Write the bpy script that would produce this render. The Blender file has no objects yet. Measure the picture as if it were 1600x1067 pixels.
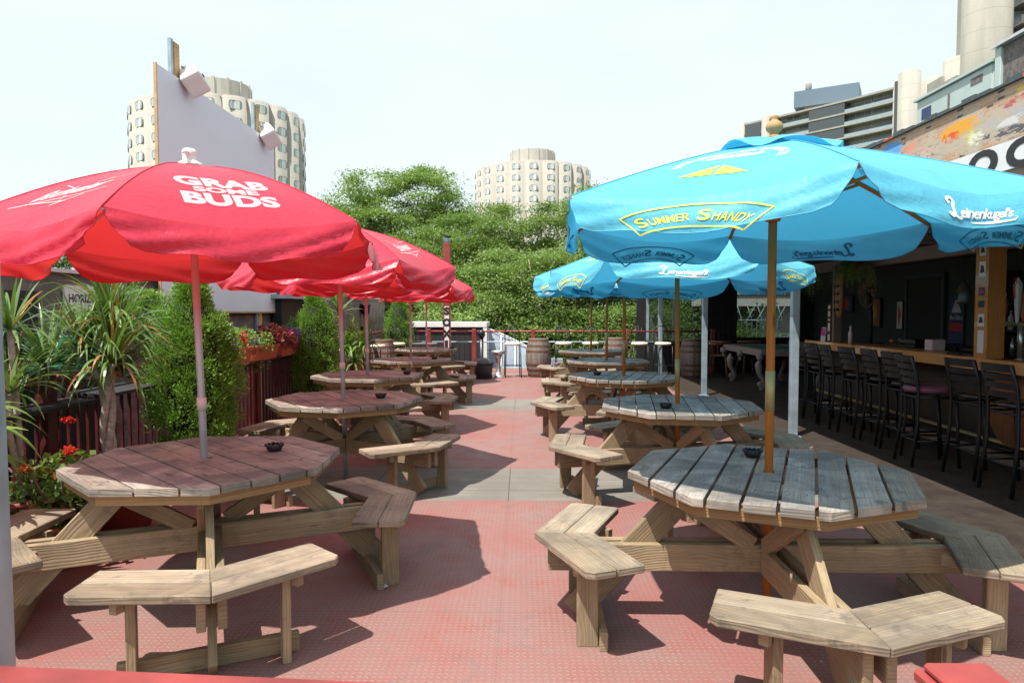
import bpy, bmesh, math, random
import numpy as np
from math import sin, cos, pi, radians as R, atan2, hypot
from mathutils import Vector as V, Matrix, noise as mnoise
random.seed(7); NR = np.random.default_rng(7)
SC = bpy.context.scene; C = SC.collection
# ------------------------------------------------------------------ camera, sky, sun, exposure
cd = bpy.data.cameras.new("camera"); cd.lens = 24; cd.sensor_width = 36; cd.clip_start = .05; cd.clip_end = 6000
cam = bpy.data.objects.new("camera", cd); C.objects.link(cam); cam.location = (0, 0, 1.57)
cam.rotation_euler = (R(90 - 2.5), 0, R(.8)); SC.camera = cam
SUN = V((-.30, -.34, 1)).normalized()
w = bpy.data.worlds.new("World"); SC.world = w; w.use_nodes = True
nt = w.node_tree; nt.nodes.clear()
wo = nt.nodes.new("ShaderNodeOutputWorld"); bg = nt.nodes.new("ShaderNodeBackground"); sky = nt.nodes.new("ShaderNodeTexSky")
sky.sky_type = 'NISHITA'; sky.sun_disc = False; sky.sun_elevation = math.asin(SUN.z); sky.sun_rotation = atan2(SUN.x, SUN.y)
sky.air_density = 1.1; sky.dust_density = 2.5; sky.ozone_density = 1.2
tc = nt.nodes.new("ShaderNodeTexCoord"); nz = nt.nodes.new("ShaderNodeTexNoise"); mp = nt.nodes.new("ShaderNodeMapping")
mp.inputs['Scale'].default_value = (1, 1, 3.2); nz.inputs['Scale'].default_value = 2.2; nz.inputs['Detail'].default_value = 5
cr = nt.nodes.new("ShaderNodeMapRange"); cr.inputs[1].default_value = .3; cr.inputs[2].default_value = .75; cr.inputs[3].default_value = .78; cr.inputs[4].default_value = .97
mx = nt.nodes.new("ShaderNodeMixRGB"); mx.inputs[2].default_value = (5.15, 5.70, 5.95, 1)
L = nt.links.new
L(tc.outputs['Generated'], mp.inputs[0]); L(mp.outputs[0], nz.inputs['Vector']); L(nz.outputs[0], cr.inputs[0]); L(cr.outputs[0], mx.inputs[0])
L(sky.outputs[0], mx.inputs[1]); L(mx.outputs[0], bg.inputs[0]); bg.inputs[1].default_value = .110; L(bg.outputs[0], wo.inputs[0])
sl = bpy.data.lights.new("sun", 'SUN'); sl.energy = 4.2; sl.angle = R(.5); sl.color = (1, .95, .87)
so = bpy.data.objects.new("sun", sl); C.objects.link(so); so.rotation_euler = SUN.to_track_quat('Z', 'Y').to_euler()
SC.view_settings.view_transform = 'Standard'; SC.view_settings.look = 'None'; SC.view_settings.gamma = 1; SC.view_settings.use_curve_mapping = False
SC.view_settings.exposure = .78
SC.cycles.max_bounces = 8; SC.cycles.diffuse_bounces = 4; SC.cycles.transparent_max_bounces = 12; SC.cycles.caustics_reflective = False
SC.cycles.use_denoising = True

K_ = 9.5 / 5.2      # the mural wall stands back behind the porch roof
# ------------------------------------------------------------------ materials
class G:
    """small node-graph helper"""
    def __init__(s, name):
        s.m = bpy.data.materials.new(name); s.m.use_nodes = True; s.t = s.m.node_tree
        s.b = s.t.nodes["Principled BSDF"]; s.out = s.t.nodes["Material Output"]
    def put(s, sock, v):
        if hasattr(v, 'is_linked') or isinstance(v, bpy.types.NodeSocket): s.t.links.new(v, sock)
        elif isinstance(v, (tuple, list)) and len(v) == 3 and sock.type == 'RGBA': sock.default_value = (*v, 1)
        else: sock.default_value = v
    def n(s, typ, ins=None, out=0, **props):
        nd = s.t.nodes.new(typ)
        for k, v in props.items(): setattr(nd, k, v)
        for k, v in (ins or {}).items(): s.put(nd.inputs[k], v)
        return nd.outputs[out]
    def ma(s, op, a, b=0.0, c=None, clamp=False):
        i = {0: a, 1: b}
        if c is not None: i[2] = c
        return s.n('ShaderNodeMath', i, operation=op, use_clamp=clamp)
    def mix(s, f, a, b, bt='MIX'):
        return s.n('ShaderNodeMixRGB', {0: f, 1: a, 2: b}, blend_type=bt)
    def obj(s): return s.n('ShaderNodeTexCoord', out=3)
    def uv(s): return s.n('ShaderNodeTexCoord', out=2)
    def map(s, v, sc=(1, 1, 1), loc=(0, 0, 0), rot=(0, 0, 0)):
        return s.n('ShaderNodeMapping', {0: v, 1: loc, 2: rot, 3: sc})
    def noise(s, v, sc, det=3, rough=.55, dist=0, out=0):
        return s.n('ShaderNodeTexNoise', {'Vector': v, 'Scale': sc, 'Detail': det, 'Roughness': rough, 'Distortion': dist}, out=out)
    def rng(s, v, a, b, c=0., d=1.): return s.n('ShaderNodeMapRange', {0: v, 1: a, 2: b, 3: c, 4: d})
    def fin(s, col=None, rough=.6, metal=0, bump=None, bs=.3, bd=.01, **kw):
        if col is not None: s.put(s.b.inputs['Base Color'], col)
        s.put(s.b.inputs['Roughness'], rough); s.b.inputs['Metallic'].default_value = metal
        for k, v in kw.items(): s.put(s.b.inputs[k.replace('_', ' ')], v)
        if bump is not None:
            s.t.links.new(s.n('ShaderNodeBump', {'Strength': bs, 'Distance': bd, 'Height': bump}), s.b.inputs['Normal'])
        return s.m
def mul(c, k): return tuple(min(1, x * k) for x in c[:3])
def plain(name, col, rough=.5, metal=0, var=.18, sc=9, bump=.15, **kw):
    g = G(name); o = g.obj(); a = g.noise(o, sc, 5, .6); b = g.noise(o, sc * 9, 2)
    c = g.mix(g.rng(a, .3, .7), mul(col, 1 - var), mul(col, 1 + var))
    return g.fin(c, g.rng(a, .3, .7, max(0.03, rough - .08), min(1, rough + .1)), metal, b, bump, .003, **kw)
def lumber(name, dark, light, grey, greyamt, stain=.5, moss=0):
    """boards: uv.x runs along the grain in metres, rnd tells the boards apart"""
    g = G(name); uv = g.uv(); rnd = g.n('ShaderNodeAttribute', out=2, attribute_name='rnd')
    sh = g.n('ShaderNodeCombineXYZ', {0: g.ma('MULTIPLY', rnd, 37.), 1: g.ma('MULTIPLY', rnd, 13.), 2: g.ma('MULTIPLY', rnd, 91.)})
    p = g.n('ShaderNodeVectorMath', {0: uv, 1: sh}, operation='ADD')
    warp = g.noise(g.map(p, (1.6, 5, 1)), 1.0, 2, .5)
    rings = g.n('ShaderNodeTexWave', {'Vector': g.map(g.n('ShaderNodeVectorMath', {0: p, 1: g.n('ShaderNodeCombineXYZ', {1: g.ma('MULTIPLY', warp, .16)})}, operation='ADD'), (.35, 1, 1)),
        'Scale': 21., 'Distortion': 2.6, 'Detail': 2., 'Detail Scale': .6}, bands_direction='Y', out=1)
    fine = g.noise(g.map(p, (3, 130, 1)), 1., 4, .6)
    mid = g.noise(g.map(p, (1.2, 22, 1)), 1., 3, .6)
    c = g.mix(g.rng(rings, .1, 1., 0, .5), light, dark)
    c = g.mix(g.rng(fine, .35, .75, 0, .45), c, mul(dark, .55))
    ob = g.obj(); big = g.noise(ob, 2.3, 5, .65, .6); spot = g.noise(ob, 9, 5, .7)
    gr = g.mix(g.rng(mid, .3, .7), mul(grey, .72), mul(grey, 1.25))
    gr = g.mix(g.rng(fine, .4, .7, 0, .6), gr, mul(grey, .38))
    c = g.mix(g.ma('MULTIPLY', g.rng(g.ma('ADD', mid, g.ma('MULTIPLY', rnd, .3)), .35, .85, .35, 1.), greyamt), c, gr)
    c = g.mix(g.ma('MULTIPLY', g.rng(big, .42, .60), stain), c, mul(grey, .33))
    c = g.mix(g.rng(spot, .57, .66, 0, stain), c, mul(grey, .3))
    kn = g.n('ShaderNodeTexVoronoi', {'Vector': g.map(p, (1.9, 8, 1)), 'Scale': 1.}, out=0)
    c = g.mix(g.rng(kn, .05, .11, .8, 0.), c, mul(dark, .3))
    tone = g.rng(rnd, 0, 1, .74, 1.18)
    c = g.mix(1., c, g.n('ShaderNodeCombineXYZ', {0: tone, 1: tone, 2: tone}), 'MULTIPLY')
    h = g.ma('ADD', g.ma('MULTIPLY', rings, -.6), g.ma('ADD', fine, g.ma('MULTIPLY', mid, .5)))
    return g.fin(c, .8, 0, h, .42, .0035)
M = {}
M['top_wood'] = lumber('weathered_top_wood', (.26, .18, .12), (.50, .40, .29), (.40, .37, .34), .8, .85)
M['seat_wood'] = lumber('weathered_seat_wood', (.20, .13, .07), (.44, .32, .19), (.35, .295, .23), .75, .6)
M['frame_wood'] = lumber('treated_frame_wood', (.22, .13, .055), (.45, .32, .16), (.36, .30, .22), .5, .35)
M['apron_wood'] = lumber('apron_wood', (.26, .13, .05), (.40, .24, .10), (.3, .22, .14), .25, .12)
M['bar_wood'] = lumber('varnished_bar_wood', (.45, .17, .04), (.78, .36, .10), (.3, .13, .05), .12, .1); M['bar_wood'].node_tree.nodes["Principled BSDF"].inputs['Coat Weight'].default_value = .5
M['post_wood'] = lumber('dark_post_wood', (.17, .06, .02), (.32, .13, .045), (.2, .1, .05), .1, .1)
M['black_board'] = lumber('black_fence_board', (.012, .012, .014), (.03, .03, .033), (.03, .03, .03), .3, .1)
M['dark_panel'] = lumber('dark_bar_panelling', (.03, .02, .015), (.07, .045, .03), (.04, .03, .025), .3, .3)
M['plywood'] = lumber('raw_plywood', (.5, .28, .12), (.72, .45, .2), (.5, .35, .2), .1, .05)
M['stave'] = lumber('barrel_stave_wood', (.10, .065, .045), (.25, .19, .15), (.26, .24, .22), .75, .4)
M['hoop'] = plain('rusty_hoop_iron', (.17, .075, .045), .7, .4, .4, 14)
M['alu'] = plain('brushed_aluminium', (.50, .50, .52), .45, .35, .1)
M['galv'] = plain('galvanised_steel', (.36, .45, .50), .45, .4, .22, 5)
M['steel'] = plain('stainless_steel', (.6, .6, .6), .3, .8, .1)
M['brass'] = plain('brass_joint', (.42, .34, .15), .5, .25, .15)
M['white_plastic'] = plain('white_plastic', (.78, .76, .74), .4, 0, .05)
M['pink_plastic'] = plain('pale_pink_plastic', (.72, .55, .55), .45, 0, .06)
M['black_plastic'] = plain('black_plastic', (.014, .014, .016), .28, 0, .2)
M['black_metal'] = plain('black_painted_metal', (.012, .013, .015), .38, .2, .25)
M['dark_plastic'] = plain('dark_grey_plastic', (.05, .052, .056), .5)
M['red_pipe'] = plain('red_painted_steel', (.27, .045, .04), .45, 0, .3, 6)
M['dark_red'] = plain('dark_red_painted_steel', (.085, .012, .012), .5, 0, .35, 6)
M['cream'] = plain('cream_vinyl', (.72, .67, .50), .45, 0, .06)
M['purple'] = plain('purple_vinyl', (.16, .06, .09), .5, 0, .15)
M['terracotta'] = plain('terracotta_plastic', (.46, .12, .055), .6, 0, .2)
M['oxblood'] = plain('oxblood_glazed_pot', (.26, .05, .035), .5, 0, .25)
M['soil'] = plain('potting_soil', (.035, .022, .015), .95, 0, .4, 30, .6)
M['screen'] = plain('projection_screen_paint', (.72, .79, .87), .6, 0, .02, 2, .03)
M['board_edge'] = plain('sawn_board_edge', (.55, .35, .18), .7)
M['white_paint'] = plain('white_paint', (.75, .75, .73), .5, 0, .08)
M['grey_tarp'] = plain('pale_grey_tarpaulin', (.27, .31, .37), .4, 0, .2, 2, .3)
M['dark'] = plain('near_black_paint', (.011, .012, .013), .6, 0, .3)
M['dark_green'] = plain('dark_green_wall_paint', (.034, .046, .043), .6, 0, .3)
M['roofing'] = plain('dark_slate_roofing', (.07, .085, .095), .7, 0, .3)
M['rafter'] = lumber('porch_rafter_wood', (.20, .13, .08), (.34, .24, .16), (.3, .26, .22), .5, .2)
M['concrete'] = None
M['core_concrete'] = plain('pale_core_concrete', (.50, .475, .42), .9, 0, .1, .5, .05)
M['hvac'] = plain('pale_green_hvac_paint', (.46, .55, .53), .5, 0, .06, 3)
M['louver'] = plain('weathered_louver', (.16, .14, .135), .8, 0, .5, 16, .8)
M['felt'] = plain('green_pool_felt', (.015, .17, .11), .95, 0, .1, 40)
M['pool_body'] = plain('pinkish_grey_pool_body', (.27, .22, .205), .45, 0, .1)
M['sign_white'] = plain('white_sign_face', (.74, .74, .74), .45, 0, .05)
M['ink'] = plain('black_sign_ink', (.02, .021, .024), .5)
M['white_ink'] = plain('white_print', (.80, .78, .78), .5, 0, .04)
M['yellow_ink'] = plain('yellow_print', (.80, .74, .06), .5, 0, .04)
M['blue_shadow_ink'] = plain('show_through_print', (.01, .13, .26), .6, 0, .04)
M['wicker'] = plain('wicker', (.22, .15, .08), .8, 0, .4, 60, .8)
M['carved'] = plain('carved_brown_wood', (.26, .11, .05), .5, 0, .4, 20, .6)
M['teal_cloth'] = plain('green_crate_plastic', (.02, .24, .16), .45, 0, .4, 12)
M['bird_white'] = M['white_plastic']
M['mortar_white'] = plain('sheet_metal_coping', (.62, .62, .62), .5, .3, .1)
M['blue_box'] = plain('slate_blue_cladding', (.14, .20, .26), .5, 0, .06)
M['glass_blue'] = plain('tower_window_glass', (.34, .40, .46), .12, 0, .5, .6)
M['paper_white'] = plain('paper_white', (.7, .68, .66), .7, 0, .05)
M['magenta_print'] = plain('magenta_print', (.5, .06, .25), .5, 0, .6, 30)
M['red_ink'] = plain('red_print', (.55, .02, .02), .5, 0, .1)
M['navy_ink'] = plain('navy_print', (.03, .05, .14), .5, 0, .1)
M['bottle_glass'] = plain('dark_bottle_glass', (.03, .045, .03), .08, 0, .3)
M['amber'] = plain('amber_plastic', (.5, .22, .03), .2, 0, .1)
M['flame'] = plain('red_and_white_flame_paint', (.55, .12, .10), .5, 0, .5, 12)
def cloth(name, col, tr, trc, rough=.42):
    g = G(name); o = g.obj(); a = g.noise(o, 6, 4, .6); f = g.noise(o, 260, 2)
    c = g.mix(g.rng(a, .3, .7), mul(col, .9), mul(col, 1.06))
    cr_ = g.noise(o, 22, 3, .55, 1.5); g.fin(g.mix(g.rng(g.noise(o, 2.2, 4, .7), .5, .75, 0, .22), c, mul(col, 1.5)), rough, 0, g.ma('ADD', g.ma('MULTIPLY', f, .25), g.ma('ADD', g.ma('MULTIPLY', a, 4), g.ma('MULTIPLY', cr_, 1.2))), .34, .006)
    t = g.n('ShaderNodeBsdfTranslucent', {0: trc}); mxs = g.n('ShaderNodeMixShader', {0: tr, 1: g.b.outputs[0], 2: t})
    g.t.links.new(mxs, g.out.inputs[0]); return g.m
M['red_cloth'] = cloth('red_umbrella_cloth', (.62, .035, .075), .30, (.95, .05, .05), .34)
M['blue_cloth'] = cloth('sky_blue_umbrella_cloth', (.12, .54, .72), .32, (.05, .43, .74), .5)
M['red_white_print'] = cloth('white_print_on_red', (.82, .76, .78), .45, (.95, .35, .35), .4)
def leaf(name, c1, c2, tr=.35, rough=.5, c3=None):
    g = G(name); rnd = g.n('ShaderNodeAttribute', out=2, attribute_name='rnd'); o = g.obj()
    c = g.mix(g.rng(rnd, 0, .9), c1, c2)
    c = g.mix(g.rng(g.noise(o, 1.3, 3), .35, .65, 0, .6), c, c2)
    if c3: c = g.mix(g.rng(rnd, .9, .92), c, c3)
    g.fin(c, rough)
    t = g.n('ShaderNodeBsdfTranslucent', {0: g.mix(.5, c, (.25, .42, .03))})
    g.t.links.new(g.n('ShaderNodeMixShader', {0: tr, 1: g.b.outputs[0], 2: t}), g.out.inputs[0]); return g.m
M['locust'] = leaf('honey_locust_leaf', (.085, .15, .04), (.19, .28, .075))
M['locust2'] = leaf('pale_locust_leaf', (.12, .20, .05), (.24, .34, .10))
M['thuja'] = leaf('thuja_spray', (.09, .21, .035), (.22, .40, .06), .3)
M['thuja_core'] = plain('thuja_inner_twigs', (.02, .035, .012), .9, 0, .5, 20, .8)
M['strap'] = leaf('strap_leaf', (.07, .16, .035), (.16, .26, .08), .25, .32, (.40, .16, .06))
M['aloe'] = leaf('broad_green_leaf', (.12, .26, .04), (.20, .34, .07), .3, .4)
M['geranium'] = leaf('geranium_leaf', (.05, .12, .025), (.14, .20, .04), .3, .6, (.35, .14, .04))
M['burgundy'] = leaf('burgundy_leaf', (.12, .008, .02), (.26, .02, .05), .2)
M['red_petal'] = leaf('red_petal', (.60, .01, .01), (.75, .02, .03), .3)
M['violet_petal'] = leaf('violet_petal', (.14, .04, .42), (.25, .10, .60), .3)
M['fern'] = leaf('fern_frond', (.11, .21, .05), (.22, .34, .08), .3)
M['bark'] = plain('tree_bark', (.14, .11, .085), .9, 0, .35, 8, .8)
M['pale_bark'] = plain('ringed_pale_stem', (.42, .37, .31), .9, 0, .35, 30, .8)
def brickmat(name, c1, c2, mortar, bw=.21, bh=.067, off=False, mural=False, bias=0., dirt=.4, axis='YZ'):
    g = G(name); o = g.obj(); sp = g.n('ShaderNodeSeparateXYZ', {0: o}); spz = sp.node
    v = g.n('ShaderNodeCombineXYZ', {0: spz.outputs[1 if axis == 'YZ' else 0], 1: spz.outputs[2]})
    bt = g.n('ShaderNodeTexBrick', {'Vector': v, 'Color1': c1, 'Color2': c2, 'Mortar': mortar, 'Scale': 1., 'Mortar Size': .006, 'Mortar Smooth': .3, 'Bias': bias, 'Brick Width': bw, 'Row Height': bh})
    fac = bt.node.outputs[1]
    cell = g.n('ShaderNodeTexWhiteNoise', {0: g.n('ShaderNodeVectorMath', {0: v, 1: (bw, bh, 1)}, operation='SNAP')})
    c = g.mix(g.rng(g.noise(o, 4, 5, .7), .4, .7, 0, dirt), bt, mul(c1, .45))
    if mural:
        y = spz.outputs[1]; z = spz.outputs[2]
        b2 = g.n('ShaderNodeTexBrick', {'Vector': v, 'Color1': (0, 0, 0), 'Color2': (1, 1, 1), 'Mortar': (.4, .4, .4), 'Scale': 1., 'Mortar Size': .006, 'Mortar Smooth': .3, 'Bias': 0., 'Brick Width': bw, 'Row Height': bh})
        c = g.mix(g.rng(b2, .86, .88, 0, .85), c, (.045, .045, .05)); c = g.mix(g.rng(b2, .14, .12, 0, .6), c, (.62, .30, .17))
        y = spz.outputs[1]; z = spz.outputs[2]
        nn = g.noise(g.map(o, (1, .8, 2.2)), 1.3, 6, .75, 1.2); n2 = g.noise(g.map(o, (1, 1.2, 4), (5, 3, 1)), 2, 5, .7, 1.0); nz_ = g.ma('ADD', nn, g.ma('MULTIPLY', n2, .5))
        for cy, cz, ry, rz, col, th, a in ((14.3, 5.35, 2.6, .45, (.52, .46, .36), .56, .85), (13.2, 5.35, 2.0, .28, (.42, .44, .50), .66, .9), (13.9, 5.10, 1.8, .2, (.07, .07, .10), .74, .9), (13.6, 5.3, .9, .16, (.68, .66, .64), .70, .9),
            (15.2, 5.52, .9, .20, (.80, .38, .04), .58, .95), (15.4, 5.42, .6, .16, (.72, .10, .04), .68, .95), (14.7, 5.25, .5, .30, (.72, .72, .12), .70, .95), (14.6, 5.2, .4, .3, (.75, .74, .70), .72, .95), (13.4, 5.65, 1.3, .13, (.50, .07, .10), .66, .9), (12.7, 5.80, .9, .12, (.80, .62, .06), .62, .95), (12.4, 5.6, .8, .12, (.62, .2, .08), .68, .9),
            (17.9, 5.62, .55, .26, (.12, .38, .78), .50, .95), (17.2, 5.55, .5, .2, (.72, .30, .22), .64, .9), (16.6, 5.3, .9, .25, (.60, .45, .38), .66, .9)):
            d = g.ma('ADD', g.ma('POWER', g.ma('ABSOLUTE', g.ma('DIVIDE', g.ma('SUBTRACT', y, cy), ry)), 2.), g.ma('POWER', g.ma('ABSOLUTE', g.ma('DIVIDE', g.ma('SUBTRACT', z, cz), rz)), 2.))
            c = g.mix(g.rng(g.ma('SUBTRACT', nz_, g.ma('MULTIPLY', d, .22)), th, th + .05, 0, a), c, col)
    h = g.ma('ADD', g.ma('MULTIPLY', fac, -1.), g.ma('MULTIPLY', g.noise(o, 60, 3), .4))
    return g.fin(c, .88, 0, h, .6, .006)
M['grey_brick'] = brickmat('grey_purple_brick', (.15, .125, .12), (.22, .18, .165), (.20, .185, .18), dirt=.6)
M['tan_brick'] = brickmat('tan_mural_brick', (.46, .29, .19), (.60, .42, .30), (.58, .50, .42), mural=True, dirt=.25)
def concretemat():
    g = G('tower_concrete'); o = g.obj(); z = g.n('ShaderNodeSeparateXYZ', {0: o}).node.outputs[2]
    fr = g.ma('FRACT', g.ma('DIVIDE', z, 2.55)); ln = g.rng(g.ma('ABSOLUTE', g.ma('SUBTRACT', fr, .5)), .475, .49, 0, .45)
    a = g.noise(g.map(o, (.3, .3, .05)), 1.6, 5, .65); c = g.mix(g.rng(a, .3, .7), (.31, .295, .255), (.41, .39, .345))
    c = g.mix(ln, c, (.2, .19, .165)); st = g.noise(g.map(o, (1.2, 1.2, .04)), 1.5, 4)
    return g.fin(g.mix(g.rng(st, .55, .75, 0, .35), c, (.26, .25, .22)), .9, 0, g.noise(o, 3, 4), .2, .1)
M['concrete'] = concretemat()
def deckmat():
    g = G('painted_diamond_plate'); o = g.obj(); sp = g.n('ShaderNodeSeparateXYZ', {0: o}).node; x, y = sp.outputs[0], sp.outputs[1]
    s = 1 / .031; X = g.ma('MULTIPLY', x, s); Y = g.ma('MULTIPLY', y, s)
    par = g.ma('MODULO', g.ma('ABSOLUTE', g.ma('ADD', g.ma('FLOOR', X), g.ma('FLOOR', Y))), 2.)
    lx = g.ma('SUBTRACT', g.ma('FRACT', g.ma('ADD', X, 400.)), .5); ly = g.ma('SUBTRACT', g.ma('FRACT', g.ma('ADD', Y, 400.)), .5)
    sg = g.ma('SUBTRACT', g.ma('MULTIPLY', g.rng(par, .4, .6), 2.), 1.)
    a = g.ma('ADD', g.ma('MULTIPLY', lx, .85), g.ma('MULTIPLY', g.ma('MULTIPLY', ly, sg), .52))
    b = g.ma('SUBTRACT', g.ma('MULTIPLY', ly, .85), g.ma('MULTIPLY', g.ma('MULTIPLY', lx, sg), .52))
    d = g.ma('ADD', g.ma('POWER', g.ma('ABSOLUTE', g.ma('DIVIDE', a, .43)), 2.), g.ma('POWER', g.ma('ABSOLUTE', g.ma('DIVIDE', b, .125)), 2.))
    tread = g.rng(d, .55, 1.25, 1., 0.)
    big = g.noise(o, .9, 6, .68, .4); mid = g.noise(o, 4, 6, .7); grit = g.noise(o, 55, 3, .7)
    red = g.mix(g.rng(big, .35, .65), (.29, .112, .098), (.25, .155, .138))
    red = g.mix(g.rng(mid, .50, .70, 0, .45), red, (.27, .07, .058))
    wear = g.ma('MULTIPLY', g.rng(g.ma('ADD', g.ma('MULTIPLY', big, .6), g.ma('MULTIPLY', mid, .5)), .42, .66, .15, .85), tread)
    red = g.mix(wear, red, (.31, .25, .22))
    gap = g.rng(g.ma('ABSOLUTE', g.ma('SUBTRACT', d, 1.7)), .1, .5, .28, 0.)
    red = g.mix(g.ma('MULTIPLY', gap, g.rng(mid, .4, .6, .25, 1.)), red, (.12, .045, .04))
    red = g.mix(g.rng(g.noise(o, 2.1, 6, .75, 1.5), .55, .70, 0, .6), red, (.17, .13, .12))
    grey = g.mix(g.rng(big, .35, .65), (.19, .175, .15), (.27, .25, .215)); bd = g.noise(g.map(o, (.7, 22, 1)), 1., 4, .6)
    grey = g.mix(g.rng(bd, .35, .7, 0, .6), grey, (.13, .12, .105))
    def band(v, lo, hi): return g.ma('MULTIPLY', g.ma('GREATER_THAN', v, lo), g.ma('LESS_THAN', v, hi))
    strip = g.ma('ADD', band(y, 5.62, 6.78), band(y, 10.85, 12.2), clamp=True)
    brown = g.mix(g.rng(mid, .4, .7), (.034, .026, .020), (.056, .043, .034)); brown = g.mix(g.ma('MULTIPLY', tread, .25), brown, (.1, .08, .065))  # bar-side brown floor, with the shade over it put into its dark colour
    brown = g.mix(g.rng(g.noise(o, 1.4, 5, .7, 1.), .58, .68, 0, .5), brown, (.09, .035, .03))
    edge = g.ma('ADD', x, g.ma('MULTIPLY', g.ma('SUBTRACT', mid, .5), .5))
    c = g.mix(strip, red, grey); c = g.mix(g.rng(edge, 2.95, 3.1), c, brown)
    def seam(v, p, off, wd):
        f = g.ma('FRACT', g.ma('DIVIDE', g.ma('ADD', v, off), p)); return g.ma('LESS_THAN', g.ma('ABSOLUTE', g.ma('SUBTRACT', f, .5)), wd / p)
    sm = g.ma('ADD', seam(x, 1.22, 60.5, .004), seam(y, 2.44, 61.15, .004), clamp=True)
    c = g.mix(g.ma('MULTIPLY', sm, g.ma('ADD', .16, g.ma('MULTIPLY', strip, .6))), c, (.06, .04, .035)); c = g.mix(g.rng(grit, .66, .74, 0, .22), c, (.4, .33, .3))
    h = g.ma('SUBTRACT', g.ma('ADD', g.ma('MULTIPLY', tread, g.ma('SUBTRACT', 1., strip)), g.ma('MULTIPLY', grit, .3)), sm)
    return g.fin(c, g.rng(mid, .3, .7, .45, .75), 0, h, .6, .003, Specular_IOR_Level=.28)
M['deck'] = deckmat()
def grassmat():
    g = G('grass_and_asphalt'); o = g.obj(); c = g.mix(g.rng(g.noise(o, .05, 5), .4, .6), (.05, .10, .025), (.09, .13, .04))
    return g.fin(g.mix(g.rng(g.noise(o, .02, 2), .56, .58), c, (.12, .12, .12)), .95)
M['grass'] = grassmat()
def glassmat():
    g = G('smoked_glass_pane'); t = g.n('ShaderNodeBsdfTransparent', {0: (.62, .68, .68)}); gl = g.n('ShaderNodeBsdfGlossy', {0: (1, 1, 1), 1: .02})
    df = g.n('ShaderNodeBsdfDiffuse', {0: (.4, .45, .45)}); m1 = g.n('ShaderNodeMixShader', {0: .12, 1: t, 2: df})
    g.t.links.new(g.n('ShaderNodeMixShader', {0: .1, 1: m1, 2: gl}), g.out.inputs[0]); return g.m
M['glass'] = glassmat()
def facademat():
    g = G('balcony_facade'); o = g.uv(); sp = g.n('ShaderNodeSeparateXYZ', {0: o}).node
    cell = g.n('ShaderNodeTexWhiteNoise', {0: g.n('ShaderNodeVectorMath', {0: g.map(o, (1, 1, 1), (.0, .0, 0)), 1: (1.5, 2.6, 1)}, operation='SNAP')}).node.outputs[0]
    c = g.mix(cell, (.07, .075, .08), (.32, .33, .33)); fr = g.ma('FRACT', g.ma('DIVIDE', sp.outputs[0], 1.5))
    return g.fin(g.mix(g.ma('LESS_THAN', fr, .12), c, (.3, .29, .27)), .4)
M['facade'] = facademat()

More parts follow.
